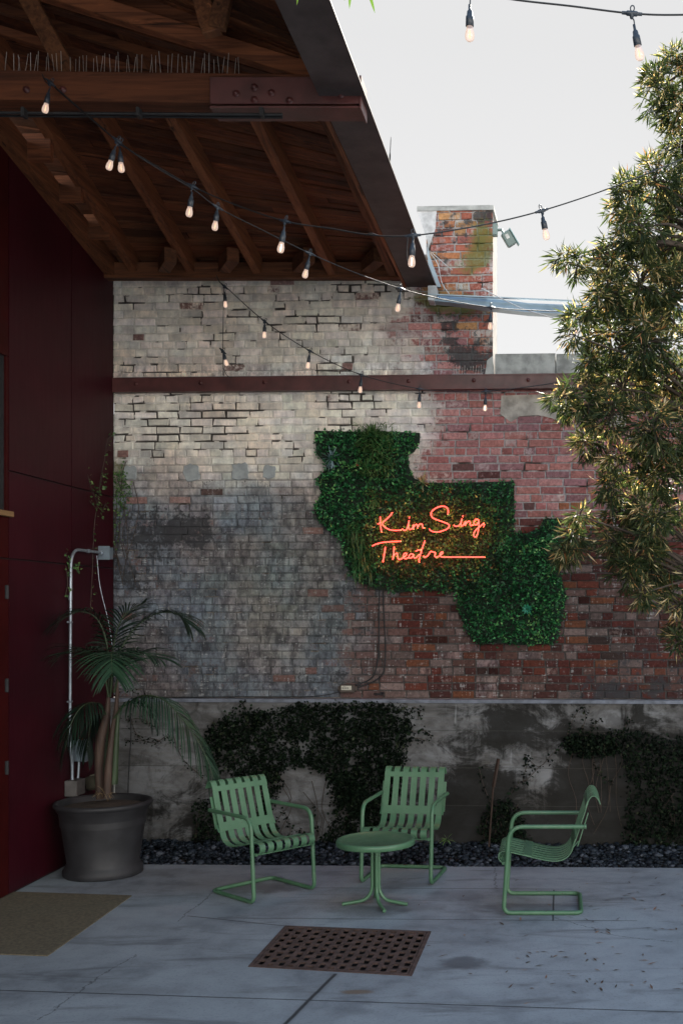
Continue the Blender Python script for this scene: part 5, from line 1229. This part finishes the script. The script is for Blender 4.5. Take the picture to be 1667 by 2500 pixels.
mb = MB(); mb.beam(D(1144, 1742, 9.62), D(1132, 1808, 9.58), .03, .02, bev=.003); mb.beam(D(1132, 1808, 9.58), D(1122, 1945, 9.5), .014, .014, bev=.003)
tag(mb.build("wooden_stake", simple("brown_stake", (.03, .016, .01), .8, 0, .3, 14)), 'brown wooden stake leaning on the stained concrete wall', 'stake')

# ------------------------------------------------------------------ tree on the right
tree = empty("tree", (1.30, 7.75, 0)); tag(tree, 'tall narrow-leaved evergreen tree filling the right side, sunlit from behind', 'tree')
BL = [(1545, 140, 50), (1512, 195, 38), (1570, 240, 60), (1500, 235, 28), (1565, 330, 52), (1505, 412, 55), (1450, 440, 40), (1422, 425, 20), (1560, 450, 70), (1470, 520, 55), (1545, 560, 80), (1428, 560, 45), (1440, 480, 35), (1400, 620, 55),
      (1325, 612, 30), (1297, 592, 20), (1470, 650, 75), (1550, 680, 80), (1395, 690, 55), (1328, 735, 36), (1318, 770, 26), (1400, 770, 60), (1480, 780, 80), (1352, 830, 42), (1430, 880, 66), (1550, 880, 85), (1330, 895, 36), (1350, 930, 38), (1288, 915, 26), (1300, 940, 30),
      (1405, 955, 50), (1500, 980, 75), (1360, 1015, 32), (1430, 1060, 52), (1530, 1090, 78), (1405, 1120, 42), (1500, 1190, 70), (1440, 1180, 48), (1460, 1280, 56), (1330, 1185, 16), (1310, 1228, 32), (1318, 1262, 36), (1292, 1280, 18), (1410, 1240, 40),
      (1510, 1310, 60), (1560, 1390, 50), (1480, 1360, 34), (1560, 1480, 30), (1440, 1320, 34), (1345, 1020, 20)]
BL += [(1640, 100 + 95 * k, 85) for k in range(14)] + [(1740, 150 + 110 * k, 95) for k in range(11)] + [(1850, 300 + 170 * k, 110) for k in range(6)]
TB = []; TD = []; TL = []; TW = []; TS = []; br = MB(); trunk_pts = [Vector((1.30, 7.75, 0)), Vector((1.27, 7.74, 1.0)), Vector((1.22, 7.72, 2.2)), Vector((1.18, 7.70, 3.4)), Vector((1.12, 7.66, 4.6)), Vector((1.10, 7.6, 5.8))]
def tuft(c, ax, n, L, hue):
    for _ in range(n):
        d = ax * rnd(.25, 1.0) + Vector((random.gauss(0, .55), random.gauss(0, .55), random.gauss(-.12, .5)))
        b = c + d.normalized() * rnd(0, .035) + Vector((random.gauss(0, .012), random.gauss(0, .012), random.gauss(0, .012)))
        TB.append(tuple(b)); TD.append(tuple(d + Vector((0, 0, -.15)))); TL.append(L * rnd(.55, 1.15)); TW.append(rnd(.008, .015)); TS.append(min(1, max(0, hue + random.gauss(0, .17) + (.38 if random.random() < .16 else 0))))  # some leaves made pale: sun glints put into the leaf colour
for (x, y, r_) in BL:
    Yb = 7.35 + random.uniform(-.15, .35) + .25 * S_(x, 1400, 1700); c = D(x, y, Yb); rr = r_ * K / F * Yb
    if x > 1420 and x < 1600: c.y += .05
    tz = min(5.6, max(.8, c.z - .35)); k = min(range(len(trunk_pts)), key=lambda q: abs(trunk_pts[q].z - tz)); s0 = trunk_pts[k].copy()
    mid = (s0 + c) / 2 + Vector((random.gauss(0, .04), random.gauss(0, .04), .10)); br.tube(crm([s0, mid, c], 6), [.018 - .0012 * i for i in range(13)], 6)
    n_t = max(6, int(21 * (rr / .13) ** 2)); vis = x < 1620
    if not vis: n_t = int(n_t * .45)
    for _ in range(n_t):
        v_ = Vector((random.gauss(0, 1), random.gauss(0, 1), random.gauss(0, 1))).normalized(); q = c + Vector((v_.x, v_.y * 1.25, v_.z * .95)) * rr * random.random() ** .4
        ax = (v_ + Vector((0, -.1, -.15))).normalized(); tuft(q, ax, 22 if vis else 12, .092, random.choice((.12, .2, .3, .4, .5)) + (.12 if v_.x < -.3 or v_.z > .4 else 0))  # left and top tufts paler: sunlit side painted into the leaves
        if random.random() < .6: br.tube([c.lerp(q, .0), c.lerp(q, .6) + Vector((0, 0, .01)), q + ax * .02], .0045, 4)
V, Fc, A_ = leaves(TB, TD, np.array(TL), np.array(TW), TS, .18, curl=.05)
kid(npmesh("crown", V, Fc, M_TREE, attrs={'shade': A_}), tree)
br.tube([D(1444, 602, 7.3), D(1458, 625, 7.35), D(1475, 660, 7.4)], .004, 5)
kid(br.build("branches", M_TWIG), tree); mb = MB(); tp = crm(trunk_pts, 6); mb.tube(tp, [.075 * (1 - .8 * i / (len(tp) - 1)) for i in range(len(tp))], 12); kid(mb.build("trunk", M_TWIG), tree)

# overhanging sprig at the top, from a tree behind the camera side
ov = empty("overhanging_branch", (-.9, 4.2, 4.9)); tag(ov, 'green leaf tips of a branch hanging in from above the top edge', 'branch')
mb = MB(); c0 = D(600, -60, 4.2); c1 = D(930, -48, 4.2); mb.tube(crm([c0 + Vector((-.6, 0, .25)), c0, (c0 + c1) / 2 + Vector((0, 0, .02)), c1], 6), .006, 6); kid(mb.build("twig", M_TWIG), ov)
sl = []
for (x, y, tx, ty) in ((690, -40, 681, 12), (805, -42, 802, 20), (840, -40, 862, 30), (720, -44, 728, -6), (870, -40, 880, -8), (640, -40, 640, -10), (800, -44, 790, 2), (850, -40, 850, 2)):
    a = D(x, y, 4.2); b = D(tx, ty, 4.2); sl.append((a, b - a, (b - a).length, .013, .1, .85))
strands(sl, leafmat("fresh_green_leaf", [(0, (.04, .10, .02)), (1, (.09, .18, .04))], .35), "leaves", ov, 5)
# fallen leaves scattered on the right of the patio
B_ = []; Dd = []
for _ in range(115):
    p = FL(rnd(1230, 1700), rnd(2125, 2420)) if random.random() < .75 else FL(rnd(900, 1667), rnd(2120, 2480)); B_.append((p.x, p.y, .004)); a = rnd(0, 6.28); Dd.append((math.cos(a), math.sin(a), rnd(0, .12)))
V, Fc, A_ = leaves(B_, Dd, rng.uniform(.03, .085, len(B_)), rng.uniform(.007, .014, len(B_)), rng.random(len(B_)) * .99, .1, nrm=np.tile([[0, 0, 1.0]], (len(B_), 1)))
tag(npmesh("fallen_leaves", V, Fc, leafmat("dry_leaf", [(0, (.03, .02, .012)), (.7, (.09, .05, .03)), (1, (.3, .15, .08))], 0), attrs={'shade': A_}), 'scattered dry narrow leaves on the right of the patio', 'fallen leaves', kind='stuff')
